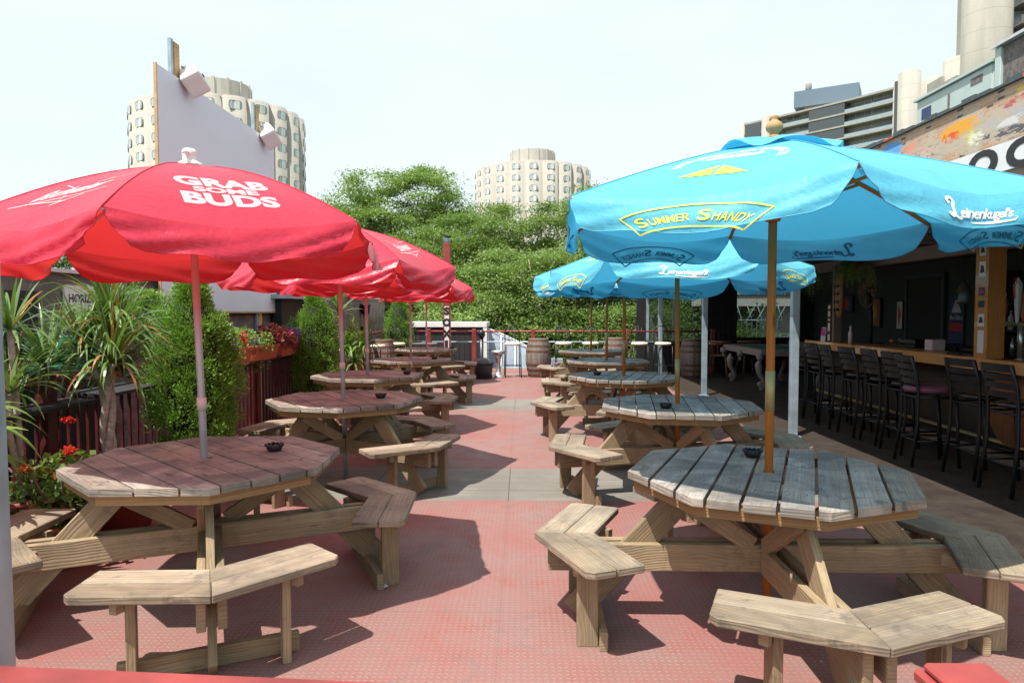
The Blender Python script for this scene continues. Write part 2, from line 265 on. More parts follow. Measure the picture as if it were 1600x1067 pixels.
# ------------------------------------------------------------------ mesh building
class B:
    def __init__(s): s.v = []; s.f = []; s.uv = []; s.mi = []; s.r = []; s.sm = []
    def face(s, idx, uv, mi=0, r=0., sm=False): s.f.append(tuple(idx)); s.uv.append(uv); s.mi.append(mi); s.r.append(r); s.sm.append(sm)
    def pts(s, P): n = len(s.v); s.v += [tuple(p) for p in P]; return n
    def board(s, p0, p1, w_, t_, up=(0, 0, 1), mi=0, r=None):
        """box from p0 to p1 on its centre line; w_ across, t_ along 'up'"""
        p0, p1 = V(p0), V(p1); X = (p1 - p0); Ln = X.length; X.normalize(); Z = V(up); Y = Z.cross(X)
        if Y.length < 1e-6: Y = V((0, 1, 0)).cross(X)
        Y.normalize(); Z = X.cross(Y); r = random.random() if r is None else r
        y, z = Y * (w_ / 2), Z * (t_ / 2)
        n = s.pts([p0 - y - z, p0 + y - z, p0 + y + z, p0 - y + z, p1 - y - z, p1 + y - z, p1 + y + z, p1 - y + z])
        q = random.random() * 3
        for (a, b_, c, d), wd, o in (((0, 4, 5, 1), w_, 0), ((3, 2, 6, 7), w_, .3), ((0, 3, 7, 4), t_, .6), ((1, 5, 6, 2), t_, .9)):
            ww = [0, 0, wd, wd] if (a, b_, c, d) in ((0, 4, 5, 1), (1, 5, 6, 2)) else [0, wd, wd, 0]
            uu = [0, Ln, Ln, 0] if (a, b_, c, d) in ((0, 4, 5, 1), (1, 5, 6, 2)) else [0, 0, Ln, Ln]
            s.face([n + a, n + b_, n + c, n + d], [(u + q, v_ + o) for u, v_ in zip(uu, ww)], mi, r)
        s.face([n, n + 1, n + 2, n + 3], [(0, 0), (w_ * .3, 0), (w_ * .3, t_), (0, t_)], mi, r)
        s.face([n + 4, n + 7, n + 6, n + 5], [(0, 0), (0, t_), (w_ * .3, t_), (w_ * .3, 0)], mi, r)
    def box(s, x0, x1, y0, y1, z0, z1, mi=0, r=None):
        s.board(((x0), (y0 + y1) / 2, (z0 + z1) / 2), ((x1), (y0 + y1) / 2, (z0 + z1) / 2), y1 - y0, z1 - z0, mi=mi, r=r)
    def prism(s, poly, z0, z1, ud=(1, 0), mi=0, r=None):
        r = random.random() if r is None else r; vd = (-ud[1], ud[0]); n = len(poly); q = random.random() * 3
        uvf = lambda p: (p[0] * ud[0] + p[1] * ud[1] + q, p[0] * vd[0] + p[1] * vd[1])
        b = s.pts([(p[0], p[1], z0) for p in poly] + [(p[0], p[1], z1) for p in poly])
        s.face([b + i for i in reversed(range(n))], [uvf(poly[i]) for i in reversed(range(n))], mi, r)
        s.face([b + n + i for i in range(n)], [uvf(p) for p in poly], mi, r)
        for i in range(n):
            j = (i + 1) % n; a, c = poly[i], poly[j]; e = hypot(c[0] - a[0], c[1] - a[1])
            al = abs((c[0] - a[0]) * ud[0] + (c[1] - a[1]) * ud[1]) / max(e, 1e-6)
            k = 1 if al > .7 else .3
            s.face([b + i, b + j, b + n + j, b + n + i], [(q, 0), (q + e * k, 0), (q + e * k, z1 - z0), (q, z1 - z0)], mi, r)
    def tube(s, P, rad, n=10, mi=0, caps=True, r=0., sm=True):
        P = [V(p) for p in P]; rad = rad if isinstance(rad, (list, tuple)) else [rad] * len(P); base = len(s.v); prevY = None; acc = 0
        for i, p in enumerate(P):
            T = (P[min(i + 1, len(P) - 1)] - P[max(i - 1, 0)]).normalized()
            Y = (prevY - T * prevY.dot(T)) if prevY is not None else T.cross(V((0, 0, 1)) if abs(T.z) < .9 else V((0, 1, 0)))
            Y.normalize(); prevY = Y; Z = T.cross(Y)
            s.v += [tuple(p + (Y * cos(2 * pi * k / n) + Z * sin(2 * pi * k / n)) * rad[i]) for k in range(n)]
        for i in range(len(P) - 1):
            Ln = (P[i + 1] - P[i]).length
            for k in range(n):
                k2 = (k + 1) % n; a = base + i * n
                c = 2 * pi * rad[i] / n
                s.face([a + k, a + k2, a + n + k2, a + n + k], [(acc, k * c), (acc, (k + 1) * c), (acc + Ln, (k + 1) * c), (acc + Ln, k * c)], mi, r, sm)
            acc += Ln
        if caps:
            s.face([base + k for k in reversed(range(n))], [(cos(2 * pi * k / n) * rad[0], sin(2 * pi * k / n) * rad[0]) for k in reversed(range(n))], mi, r)
            e = base + (len(P) - 1) * n; s.face([e + k for k in range(n)], [(cos(2 * pi * k / n) * rad[-1], sin(2 * pi * k / n) * rad[-1]) for k in range(n)], mi, r)
    def lathe(s, prof, n=24, c=(0, 0, 0), mi=0, sm=True, caps=True, stave=0):
        base = len(s.v); acc = 0
        for (rr, z) in prof: s.v += [(c[0] + rr * cos(2 * pi * k / n), c[1] + rr * sin(2 * pi * k / n), c[2] + z) for k in range(n)]
        for i in range(len(prof) - 1):
            e = hypot(prof[i + 1][0] - prof[i][0], prof[i + 1][1] - prof[i][1])
            for k in range(n):
                k2 = (k + 1) % n; a = base + i * n; cc = 2 * pi * max(prof[i][0], .01) / n
                rr = (math.sin(k * 12.9898) * 43758.5453) % 1 if stave else 0.
                s.face([a + k, a + k2, a + n + k2, a + n + k], [(acc, k * cc), (acc, (k + 1) * cc), (acc + e, (k + 1) * cc), (acc + e, k * cc)], mi, rr, sm and not stave)
            acc += e
        if caps:
            for ring, rev in ((0, True), (len(prof) - 1, False)):
                if prof[ring][0] > 1e-4:
                    ks = list(range(n)); ks = ks[::-1] if rev else ks; rr = prof[ring][0]
                    s.face([base + ring * n + k for k in ks], [(rr * cos(2 * pi * k / n), rr * sin(2 * pi * k / n)) for k in ks], mi, .3)
    def grid(s, fn, nu, nv, mi=0, sm=True, r=0.):
        b = len(s.v)
        for j in range(nv + 1):
            for i in range(nu + 1): s.v.append(tuple(fn(i / nu, j / nv)))
        for j in range(nv):
            for i in range(nu):
                a = b + j * (nu + 1) + i
                s.face([a, a + 1, a + nu + 2, a + nu + 1], [(i / nu, j / nv), ((i + 1) / nu, j / nv), ((i + 1) / nu, (j + 1) / nv), (i / nu, (j + 1) / nv)], mi, r, sm)
    def build(s, name, mats, parent=None, bev=0, loc=None, rz=0, label=None, merge=False):
        me = bpy.data.meshes.new(name); me.from_pydata(s.v, [], s.f)
        for m in (mats if isinstance(mats, (list, tuple)) else [mats]): me.materials.append(M[m] if isinstance(m, str) else m)
        uvl = me.uv_layers.new(name='uv'); uvl.data.foreach_set('uv', [c for f in s.uv for p in f for c in p[:2]])
        me.polygons.foreach_set('material_index', s.mi); me.polygons.foreach_set('use_smooth', s.sm)
        at = me.attributes.new('rnd', 'FLOAT', 'FACE'); at.data.foreach_set('value', s.r); me.update()
        o = bpy.data.objects.new(name, me); C.objects.link(o)
        if parent: o.parent = parent
        if loc: o.location = loc
        if rz: o.rotation_euler.z = rz
        if bev: md = o.modifiers.new('edge', 'BEVEL'); md.width = bev; md.segments = 1; md.limit_method = 'ANGLE'; md.angle_limit = R(40)
        if label: o['label'] = label
        return o
def thing(name, label, cat, loc=(0, 0, 0), rz=0, group=None):
    o = bpy.data.objects.new(name, None); C.objects.link(o); o.empty_display_size = .1; o.location = loc; o.rotation_euler = (0, 0, rz)
    return tag(o, label, cat, group)
def tag(o, label, cat, group=None):
    o['label'] = label; o['category'] = cat
    if group: o['group'] = group
    return o
def struct(o, label=None):
    o['kind'] = 'structure'
    if label: o['label'] = label
    return o
def stuff(o, label, cat): o['kind'] = 'stuff'; o['label'] = label; o['category'] = cat; return o
def dup(o, loc=None, rz=None, label=None, parent=None):
    c = o.copy(); C.objects.link(c)
    if parent is not None: c.parent = parent
    if loc is not None: c.location = loc
    if rz is not None: c.rotation_euler.z = rz
    if label: c['label'] = label
    for ch in KIDS.get(o.name, [x for x in o.children]): dup(ch, parent=c)
    return c
KIDS = {}
def quads(name, A, mat, parent=None, rnd=None, sm=False):
    """A: (n,4,3) numpy array of quads"""
    n = len(A); me = bpy.data.meshes.new(name); me.vertices.add(4 * n); me.vertices.foreach_set('co', A.reshape(-1).astype(np.float32))
    me.loops.add(4 * n); me.loops.foreach_set('vertex_index', np.arange(4 * n, dtype=np.int32)); me.polygons.add(n)
    me.polygons.foreach_set('loop_start', np.arange(0, 4 * n, 4, dtype=np.int32)); me.polygons.foreach_set('loop_total', np.full(n, 4, dtype=np.int32))
    me.materials.append(M[mat]); at = me.attributes.new('rnd', 'FLOAT', 'FACE')
    at.data.foreach_set('value', (NR.random(n) if rnd is None else rnd).astype(np.float32)); me.update(calc_edges=True); me.validate()
    o = bpy.data.objects.new(name, me); C.objects.link(o)
    if parent: o.parent = parent
    return o
def leafquads(P, D, Ln, Wd, flat=False):
    """rhombic leaves at P, pointing along D"""
    n = len(P); D = D / (np.linalg.norm(D, axis=1, keepdims=True) + 1e-9); S = np.cross(D, NR.normal(size=(n, 3)) + (np.array((0, 0, 2.6)) if flat else 0)); S /= np.linalg.norm(S, axis=1, keepdims=True) + 1e-9
    Ln = np.asarray(Ln).reshape(-1, 1) * np.ones((n, 1)); Wd = np.asarray(Wd).reshape(-1, 1) * np.ones((n, 1))
    return np.stack([P, P + D * Ln * .5 + S * Wd * .5, P + D * Ln, P + D * Ln * .5 - S * Wd * .5], axis=1)
_FC = {}
def textpolys(body, bold=0., shear=0., spacing=1., maxlen=.12):
    """flat outlines of a word (font size 1): triangulated vertices and faces, centred at x=0, baseline 0"""
    key = (body, bold, shear, spacing, maxlen)
    if key in _FC: return _FC[key]
    cu = bpy.data.curves.new('t', 'FONT'); cu.body = body; cu.offset = bold; cu.shear = shear; cu.space_character = spacing; cu.align_x = 'CENTER'; cu.resolution_u = 4
    o = bpy.data.objects.new('t', cu); C.objects.link(o); bpy.context.view_layer.update()
    me = bpy.data.meshes.new_from_object(o.evaluated_get(bpy.context.evaluated_depsgraph_get())); bm = bmesh.new(); bm.from_mesh(me)
    bmesh.ops.triangulate(bm, faces=bm.faces)
    for _ in range(3):
        es = [e for e in bm.edges if e.calc_length() > maxlen]
        if not es: break
        bmesh.ops.subdivide_edges(bm, edges=es, cuts=1); bmesh.ops.triangulate(bm, faces=bm.faces)
    bm.verts.index_update(); r = ([tuple(v.co[:2]) for v in bm.verts], [tuple(v.index for v in f.verts) for f in bm.faces])
    bm.free(); C.objects.unlink(o); bpy.data.objects.remove(o); bpy.data.curves.remove(cu); bpy.data.meshes.remove(me); _FC[key] = r; return r
def strip2d(P, wd, n=None):
    """a ribbon of width wd along the 2d polyline P"""
    v = []; f = []
    for i, p in enumerate(P):
        a = P[max(i - 1, 0)]; b = P[min(i + 1, len(P) - 1)]; dx, dy = b[0] - a[0], b[1] - a[1]; l = hypot(dx, dy) or 1; ww = wd[i] if isinstance(wd, (list, tuple)) else wd
        v += [(p[0] - dy / l * ww / 2, p[1] + dx / l * ww / 2), (p[0] + dy / l * ww / 2, p[1] - dx / l * ww / 2)]
        if i: k = 2 * i; f += [(k - 2, k - 1, k + 1), (k - 2, k + 1, k)]
    return v, f
def addflat(b, vf, fn, mi=0):
    v, f = vf; n = b.pts([fn(*p) for p in v])
    for t in f: b.face([n + i for i in t], [(0, 0)] * len(t), mi, 0, False)
def lettering(name, lines, mat, parent, origin, ux, uz, depth=.004):
    """lines: (body, size, x, y, kw) set on the plane origin + x*ux + y*uz"""
    b = B(); o, ux, uz = V(origin), V(ux), V(uz); nrm = ux.cross(uz)
    for body, sz, x, y, kw in lines:
        st = kw.pop('stretch', 1.) if 'stretch' in kw else 1.
        addflat(b, textpolys(body, maxlen=9, **kw), lambda px, py: o + ux * (x + px * sz * st) + uz * (y + py * sz) + nrm * depth)
    return b.build(name, mat, parent)
# ------------------------------------------------------------------ deck, ground
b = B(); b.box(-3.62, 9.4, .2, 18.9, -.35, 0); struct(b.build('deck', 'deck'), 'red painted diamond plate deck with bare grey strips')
b = B(); n = b.pts([(-2500, -2500, -4.4), (2500, -2500, -4.4), (2500, 2500, -4.4), (-2500, 2500, -4.4)]); b.face([n, n + 1, n + 2, n + 3], [(0, 0)] * 4); struct(b.build('ground', 'grass'), 'grassy ground far below the roof deck')

# ------------------------------------------------------------------ picnic tables
def clip(poly, nx, ny, d):      # keep n.p <= d
    out = []
    for i in range(len(poly)):
        a, c = poly[i], poly[(i + 1) % len(poly)]; da, dc = a[0] * nx + a[1] * ny - d, c[0] * nx + c[1] * ny - d
        if da <= 0: out.append(a)
        if da * dc < 0: t = da / (da - dc); out.append((a[0] + t * (c[0] - a[0]), a[1] + t * (c[1] - a[1])))
    return out
def make_table(seed, tr=1, gp=.005):
    random.seed(seed); t = thing('picnic_table', 'table', 'picnic table')
    AP = .665                                   # apothem of the octagonal top; arms leave along the vertices
    octo = [(AP / cos(pi / 8) * cos(pi / 8 + k * pi / 4), AP / cos(pi / 8) * sin(pi / 8 + k * pi / 4)) for k in range(8)]
    b = B(); pw = 2 * AP / 9.; hole = .024
    for k in range(9):
        x0, x1 = -AP + k * pw + gp, -AP + (k + 1) * pw - gp
        p = clip(clip(octo, 1, 0, x1), -1, 0, -x0); dz = random.uniform(-.0015, .0015)
        if k == 4:
            b.prism([q for q in clip(p, 0, 1, -hole)], .722 + dz, .76 + dz, (0, 1), r=.37); b.prism([q for q in clip(p, 0, -1, -hole)], .722 + dz, .76 + dz, (0, 1), r=.37)
            for sx in (-1, 1): xs = sorted((sx * hole, x1 if sx > 0 else x0)); b.prism([(xs[0], -hole), (xs[1], -hole), (xs[1], hole), (xs[0], hole)], .722 + dz, .76 + dz, (0, 1), r=.37)
        else: b.prism(p, .722 + dz, .76 + dz, (0, 1), r=(k * .37 + random.random() * .3) % 1)
    for k in range(9):
        for yy in (-.42, .42):
            for dx in (-.035, .035):
                xx = -AP + (k + .5) * pw + dx; yq = yy if abs(xx) < .4 else yy * .45; b.lathe([(.0045, .7595), (.0045, .7622)], 6, (xx, yq, 0), mi=1)
    top = b.build('tabletop', ['top_wood', 'hoop'], t, bev=.003); top.rotation_euler.z = tr * pi / 8
    b = B(); ra = (AP - .035) / cos(pi / 8)
    for k in range(8):
        a0, a1 = pi / 8 + k * pi / 4, pi / 8 + (k + 1) * pi / 4
        p0, p1 = (ra * cos(a0), ra * sin(a0)), (ra * cos(a1), ra * sin(a1)); q0, q1 = [((ra - .03) * cos(a), (ra - .03) * sin(a)) for a in (a0, a1)]
        b.prism([p0, p1, q1, q0], .672, .7215, ((p1[0] - p0[0]) / 1, (p1[1] - p0[1]) / 1), r=random.random())
    ap = b.build('apron', 'apron_wood', t); ap.rotation_euler.z = pi / 8
    RO = 1.19; ca, sa = cos(pi / 8), sin(pi / 8)
    def rot(p, a): return (p[0] * cos(a) - p[1] * sin(a), p[0] * sin(a) + p[1] * cos(a), p[2])
    for k in range(4):
        a = k * pi / 2
        s = -1 if k % 2 else 1
        # slanted leg: under the top at r .40 down and out to the floor at r 1.0
        b = B(); b.board(rot((.37, 0, .70), a), rot((.985, 0, .03), a), .038, .135, up=rot((.7, 0, .7), a)); b.build('leg', 'frame_wood', t, bev=.003)
        b = B(); b.board(rot((.50, .041 * s, .655), a), rot((.09, .041 * s, .395), a), .036, .085, up=rot((-.5, 0, .8), a)); b.build('brace', 'frame_wood', t, bev=.003)
        # V shaped bench, corner on the arm
        r = random.random; RI = RO - .285
        seat = B()
        for sd in (1, -1):
            d = (-sa * 1, ca * sd)             # direction away from the corner
            nrm = (ca, sa * sd)
            for j in range(2):
                o0 = .1415 * j + .002 * j; c0, c1 = RO - o0 / ca, RO - (o0 + .1395) / ca
                ends = .60 if j == 0 else .60 - .1415 * sa / ca
                p = [(c0, .0015 * sd), (c0 + d[0] * ends, d[1] * ends), (c0 + d[0] * ends - nrm[0] * .1395 + 0, d[1] * ends - nrm[1] * .1395), (c1, .0015 * sd)]
                k1 = .03; q = p[1] if j == 0 else p[2]
                if j == 0: p[1:2] = [(q[0] - d[0] * k1, q[1] - d[1] * k1), (q[0] - nrm[0] * k1, q[1] - nrm[1] * k1)]
                if sd < 0: p = p[::-1]
                ll = hypot(*d); seat.prism([rot((x, y, 0), a)[:2] for x, y in p], .402, .44, rot((d[0] / ll, d[1] / ll, 0), a)[:2])
        st = seat.build('bench_seat', 'seat_wood', t, bev=.005)
        for sd in (1, -1):
            mx_, my_ = RO * 1 - .12 + (-sa) * .33, ca * sd * .33; b = B()
            b.board(rot((mx_ - .0, my_, 0), a), rot((mx_, my_, .401), a), .038, .10, up=rot((sa * 0 + 1, 0, 0), a)); b.build('seat_post', 'frame_wood', st, bev=.003)
            b = B(); b.board(rot((.78, my_ * .55, .375), a), rot((mx_ + .06, my_ * 1.0 + sd * .06, .375), a), .036, .05); b.build('seat_batten', 'frame_wood', st)
        b = B(); xx = RO - .12 - sa * .33 - .072; b.board(rot((xx, -.37, .045), a), rot((xx, .37, .045), a), .038, .088); b.build('foot_rail', 'frame_wood', st, bev=.003)
    for a, lo in ((0, None), (pi / 2, 1), (pi / 2, -1)):
        for s in (-1, 1):
            b = B(); x0, x1 = (-1.12, 1.12) if lo is None else ((.075, 1.12) if lo > 0 else (-1.12, -.075))
            b.board(rot((x0, .0405 * s, .33), a), rot((x1, .0405 * s, .33), a), .038, .138 - .004 * (lo is not None)); b.build('crossbeam', 'frame_wood', t, bev=.004)
    return t
TY = .0
PT = [  # x, y, arm angle from the x axis, extra top rotation, label
 ('L1', -1.74, 3.74, R(25), 0, 'nearest picnic table on the potted plant side, under the umbrella with big white capitals'),
 ('L2', -1.655, 6.35, R(54.5), 0, 'picnic table second from the camera under the red umbrellas, weathered top'),
 ('L3', -1.98, 8.76, R(18), 0, 'third picnic table of the red umbrella row, between the second and fourth'),
 ('L4', -1.89, 11.6, R(114), 0, 'fourth picnic table of the red umbrella row, just before the farthest one'),
 ('L5', -2.08, 14.9, R(26), 0, 'farthest picnic table of the red umbrella row, beside the reddish square post'),
 ('R1', 1.257, 3.457, R(-.5), 0, 'nearest picnic table under a blue umbrella, grey boards with wide dark gaps'),
 ('R2', 1.384, 6.0, R(14), 0, 'second picnic table of the blue umbrella row, near the bare grey strip'),
 ('R3', 1.296, 8.64, R(5), 0, 'third picnic table of the blue umbrella row, ashtray on its near left boards'),
 ('R4', 1.427, 11.45, R(112), 0, 'fourth picnic table of the blue umbrella row, just before the farthest one'),
 ('R5', 1.457, 14.3, R(15), 0, 'farthest picnic table of the blue umbrella row, close to the upright barrel')]
protos = [make_table(11), make_table(23, -1, .0075), make_table(57, -1), make_table(71, -1), make_table(83), make_table(97, -1, .006)]
for i, (k, x, y, a, ta, lab) in enumerate(PT):
    pi_ = {0: 0, 5: 1, 1: 2, 6: 3, 2: 4, 7: 5}.get(i)
    if pi_ is not None: t = protos[pi_]; t.location = (x, y, 0); t.rotation_euler.z = a; t['label'] = lab
    else: t = dup(protos[(i * 5 + 1) % 6], (x, y, 0), a, lab)
    t['group'] = 'octagonal picnic tables on the deck'

# ------------------------------------------------------------------ umbrellas
def script_word():
    """a brush script brewery name: slanted letters, a looped capital and an underline swash"""
    v, f = [], []
    def add(vf, dx=0, dy=0, k=1):
        n = len(v); v.extend([(x * k + dx, y * k + dy) for x, y in vf[0]]); f.extend([tuple(i + n for i in t) for t in vf[1]])
    tv, tf = textpolys('einenkugel\u2019s', bold=.022, shear=.42, spacing=.86, maxlen=.25); lo, hi = min(x for x, y in tv), max(x for x, y in tv); add(([(-1.42 + (x - lo) / (hi - lo) * 3.5, y * .92) for x, y in tv], tf))
    P = [(-1.78, .80), (-1.86, .95), (-1.80, 1.12), (-1.62, 1.20), (-1.46, 1.10), (-1.48, .90), (-1.60, .72), (-1.72, .40), (-1.84, .10), (-1.98, -.06), (-2.12, -.02), (-2.10, .10), (-1.92, .08), (-1.70, -.06), (-1.50, -.10), (-1.36, .04)]
    Q = []
    for i in range(len(P) - 1):
        for s in range(3):
            t = s / 3; p = [P[max(i - 1, 0)], P[i], P[i + 1], P[min(i + 2, len(P) - 1)]]
            Q.append(tuple(.5 * (2 * p[1][j] + (p[2][j] - p[0][j]) * t + (2 * p[0][j] - 5 * p[1][j] + 4 * p[2][j] - p[3][j]) * t * t + (3 * p[1][j] - p[0][j] - 3 * p[2][j] + p[3][j]) * t ** 3) for j in (0, 1)))
    add(strip2d(Q, .17))
    U = [(2.05 + .15 * sin(s * pi / 20), -.02 - .28 * (1 - cos(s * pi / 20))) if s < 6 else (2.0 - (s - 6) * .2, -.27 - .05 * sin((s - 6) / 14 * pi)) for s in range(21)]
    add(strip2d(U, [.05 + .12 * max(0, sin((s - 5) / 16 * pi)) for s in range(21)])); return v, f
def make_umbrella(kind):
    red = kind == 'red'; cl = 'red_cloth' if red else 'blue_cloth'
    Rr, H, A, Lv, p = (1.07, 1.98, 2.355, .185, 1.7) if red else (1.14, 2.07, 2.40, .172, 1.3)
    u = thing(kind + '_umbrella', kind, 'umbrella'); sh = 3.1 if red else 8.7
    def surf(k, uu, v, off=0.):
        def raw(uu, v):
            a0, a1 = k * pi / 3, (k + 1) * pi / 3; am = (a0 + a1) / 2; t = max(0, v - 1); vc = min(v, 1)
            ue = .5 + (uu - .5) * (1 - ((.17 if red else .13) if t > 0 else 0) * t ** 1.5)
            r0 = .02 + (Rr - .02) * vc
            x = r0 * ((1 - ue) * cos(a0) + ue * cos(a1)); y = r0 * ((1 - ue) * sin(a0) + ue * sin(a1)); s = sin(pi * min(max(uu, 0), 1))
            z = A - (A - H) * vc ** p - s * (.03 * vc ** 2 + .035 * max(0, (vc - .7) / .3) ** 2)
            o = 0
            if t > 0:
                cb = 1 - .16 * abs(2 * uu - 1) ** 10
                z -= Lv * t * cb * (1 - .27 * s); o = .030 * s * sin(min(1, t * 1.3) * pi / 2) + (.035 + .02 * sin(k * 2.1)) * t * (1 - .5 * s)
                z += .012 * t * sin(uu * 9 + k)
            w1 = mnoise.noise(V((x * 2.3 + sh, y * 2.3, z * 2 + k))) * .016 * vc ** 2 + (mnoise.noise(V((x * 8, y * 8 + sh, z * 5 + k * 3))) * (.016 if red else .008) * min(1, max(0, v - .75) * 2))
            # creases running out from the rib ends
            w1 += (.010 if red else .005) * sin((uu * 7 + v * 5 + k) * 2.2) * max(0, v - .8) * (.4 + abs(2 * uu - 1))
            return V((x + cos(am) * (o + w1 * (1 if v > 1 else .3)), y + sin(am) * (o + w1 * (1 if v > 1 else .3)), z + w1 * (.25 if v > 1 else .8) * s))
        P = raw(uu, v)
        if off:
            e = .01; du = raw(min(uu + e, 1), v) - raw(max(uu - e, 0), v); dv = raw(uu, v + e) - raw(uu, v - e); n = dv.cross(du).normalized(); P = P - n * off * (1 if n.z < 0 or (v > 1) else 1) * 1.
        return P
    # outward test for the decal offset
    tst = surf(0, .5, 1.5, .01) - surf(0, .5, 1.5); sgn = 1 if tst.x * cos(pi / 6) + tst.y * sin(pi / 6) > 0 else -1
    b = B()
    for k in range(6):
        b.grid(lambda i, j: surf(k, i, j * .995), 18, 16); b.grid(lambda i, j: surf(k, i, .995 + j * 1.005), 18, 10)
        for e in (0, 1):                                # hemmed seam along each rib
            b.tube([surf(k, e, j / 12) + V((0, 0, .002)) for j in range(13)], .0022, 4, caps=False)
        hem = [surf(k, 0, 1 + j / 6) for j in range(7)] + [surf(k, i / 16, 2.) for i in range(1, 16)] + [surf(k, 1, 2 - j / 6) for j in range(7)]
        b.tube(hem, .0022, 4, caps=False)
    can = b.build('canopy', cl, u)
    # prints
    def put(b_, vf, k, uc, vc, su, sv, off=.0022, mi=0, side=1):
        w0 = Rr
        addflat(b_, vf, lambda x, y: surf(k, uc + x * su / (max(.2, vc - y * sv) if vc < 1 else 1), vc - y * sv, off * sgn), mi)
    def arc(vf, r):
        return [(x + 0, y) for x, y in vf[0]] and ([((r + y) * sin(x / r), (r + y) * cos(x / r) - r) for x, y in vf[0]], vf[1])
    if red:
        for k in range(6):
            b = B()
            if k % 2 == 0:
                for txt, wd, vv, sv in (('GRAB', .42, .70, .15), ('SOME', .29, .765, .066), ('BUDS', .43, .865, .118)):
                    vf = textpolys(txt, bold=.05, maxlen=.35, spacing=1.04); x0_ = max(x for x, y in vf[0]); put(b, ([(x * .5 * wd / Rr / x0_, y) for x, y in vf[0]], vf[1]), k, .5, vv, 1., sv)
                b.build('lettering', 'red_white_print', can)
            else:
                vf = textpolys('Budweiser', bold=.03, shear=.45, maxlen=.35, spacing=.9); put(b, ([(x, y + x * .16) for x, y in vf[0]], vf[1]), k, .5, .76, .085, .15)
                for (P0, P1) in (((-2.9, -.6), (2.9, .1)), ((-1.7, .95), (-.2, .5)), ((2.9, 1.35), (.6, .95)), ((-.2, .5), (.6, -.5)), ((-1.9, -.45), (1.0, -.42)), ((.2, -.6), (1.8, -.15))):
                    put(b, strip2d([(P0[0] + (P1[0] - P0[0]) * i / 8, P0[1] + (P1[1] - P0[1]) * i / 8) for i in range(9)], .05), k, .5, .76, .085, .15)
                put(b, strip2d([(.9 + .35 * i / 3, 1.12 + (.16 if i % 2 else 0)) for i in range(4)], .16), k, .5, .76, .085, .15, mi=1)
                b.build('lettering', ['red_white_print', 'amber'], can)
    else:
        sw = script_word()
        for k in range(6):
            b = B(); b2 = B()
            for bb, off, side in ((b, .003, 1), (b2, -.003, 1)):
                if k % 2 == 0:
                    xc = -2.78
                    for txt, sz, wd in (('S', 1.15, .58), ('UMMER', .86, 2.05), ('S', 1.15, .58), ('HANDY', .86, 1.85)):
                        vf = textpolys(txt, bold=.012, maxlen=.3); lo, hi = min(x for x, y in vf[0]), max(x for x, y in vf[0]); vv = [(xc + (x - lo) / (hi - lo) * wd, y * sz) for x, y in vf[0]]; xc += wd + (.34 if txt == 'UMMER' else .11)
                        put(bb, arc((vv, vf[1]), 5.2), k, .5, 1.66, .077, .37, off)
                    for rr, hw in ((5.2 - .42, 3.15), (5.2 + 1.22, 3.0)):
                        put(bb, strip2d([(rr * sin(t), rr * cos(t) - 5.2) for t in [(-.62 + 1.24 * i / 20) for i in range(21)]], .10), k, .5, 1.66, .077, .37, off)
                    for s in (-1, 1):
                        put(bb, strip2d([((5.2 - .42 + 1.64 * i / 4) * sin(.62 * s), (5.2 - .42 + 1.64 * i / 4) * cos(.62 * s) - 5.2) for i in range(5)], .10), k, .5, 1.66, .077, .37, off)
                else: put(bb, sw, k, .5, 1.74, .080, .42, off)
            b.build('lettering', 'yellow_ink' if k % 2 == 0 else 'white_ink', can); b2.build('lettering_seen_through', 'blue_shadow_ink', can)
            # round emblem on the slope of every other panel
            if k % 2 == 0:
                b = B(); vf = textpolys('JACOB LEINENKUGEL BREWING CO.', bold=.02, maxlen=.4)
                r_ = 3.6; put(b, ([((r_ + y) * sin(x / r_ * .72), (r_ + y) * cos(x / r_ * .72)) for x, y in vf[0]], vf[1]), k, .5, .66, .050, .058)
                put(b, sw, k, .5, .55, .050, .06)
                for s in range(5): put(b, strip2d([(-2.6 + s * .3 + i * .3, 1.55 + s * .33 + .1 * sin(i * 1.3)) for i in range(16 - 2 * s)], .1), k, .5, .66, .050, .058)
                for x0, x1 in ((-2.5, -.12), (.12, 2.5)):
                    P = [(x0, -2.9), (x1, -2.9), (.12 if x0 > 0 else -.12, -.9)]; c = ((P[0][0] + P[1][0] + P[2][0]) / 3, (P[0][1] + P[1][1] + P[2][1]) / 3)
                    vs = []; fs = []
                    N = 6
                    for i in range(N + 1):
                        for j in range(N + 1 - i): vs.append(tuple((P[0][d] * i + P[1][d] * j + P[2][d] * (N - i - j)) / N for d in (0, 1)))
                    ix = {}; q = 0
                    for i in range(N + 1):
                        for j in range(N + 1 - i): ix[i, j] = q; q += 1
                    for i in range(N):
                        for j in range(N - i):
                            fs.append((ix[i, j], ix[i + 1, j], ix[i, j + 1]))
                            if j < N - i - 1: fs.append((ix[i + 1, j], ix[i + 1, j + 1], ix[i, j + 1]))
                    put(b, (vs, fs), k, .5, .66, .050, .058, mi=1)
                b.build('emblem', ['white_ink', 'yellow_ink'], can)
    b = B()     # vent cap and finial
    if red:
        b.lathe([(.012, .0), (.085, -.012), (.105, -.022)], 18, (0, 0, A + .012)); b.build('cap', cl, u)
        b = B(); b.lathe([(.075, .0), (.058, .02), (.034, .035), (.036, .06), (.040, .075), (.030, .095), (.001, .10)], 16, (0, 0, A + .004)); b.tube([(.02, 0, A + .075), (.075, .0, A + .07), (.115, 0, A + .055)], [.016, .010, .004], 8); b.build('finial', 'white_plastic', u)
    else:
        def capf(i, j):
            th = i * 2 * pi; rr = .03 + .28 * j; return V((rr * cos(th), rr * sin(th), A + .03 - .075 * j ** 1.3 + .020 * j * sin(th * 6 + .6) + .008 * j * sin(th * 9)))
        b.grid(capf, 60, 8); b.build('cap', cl, u)
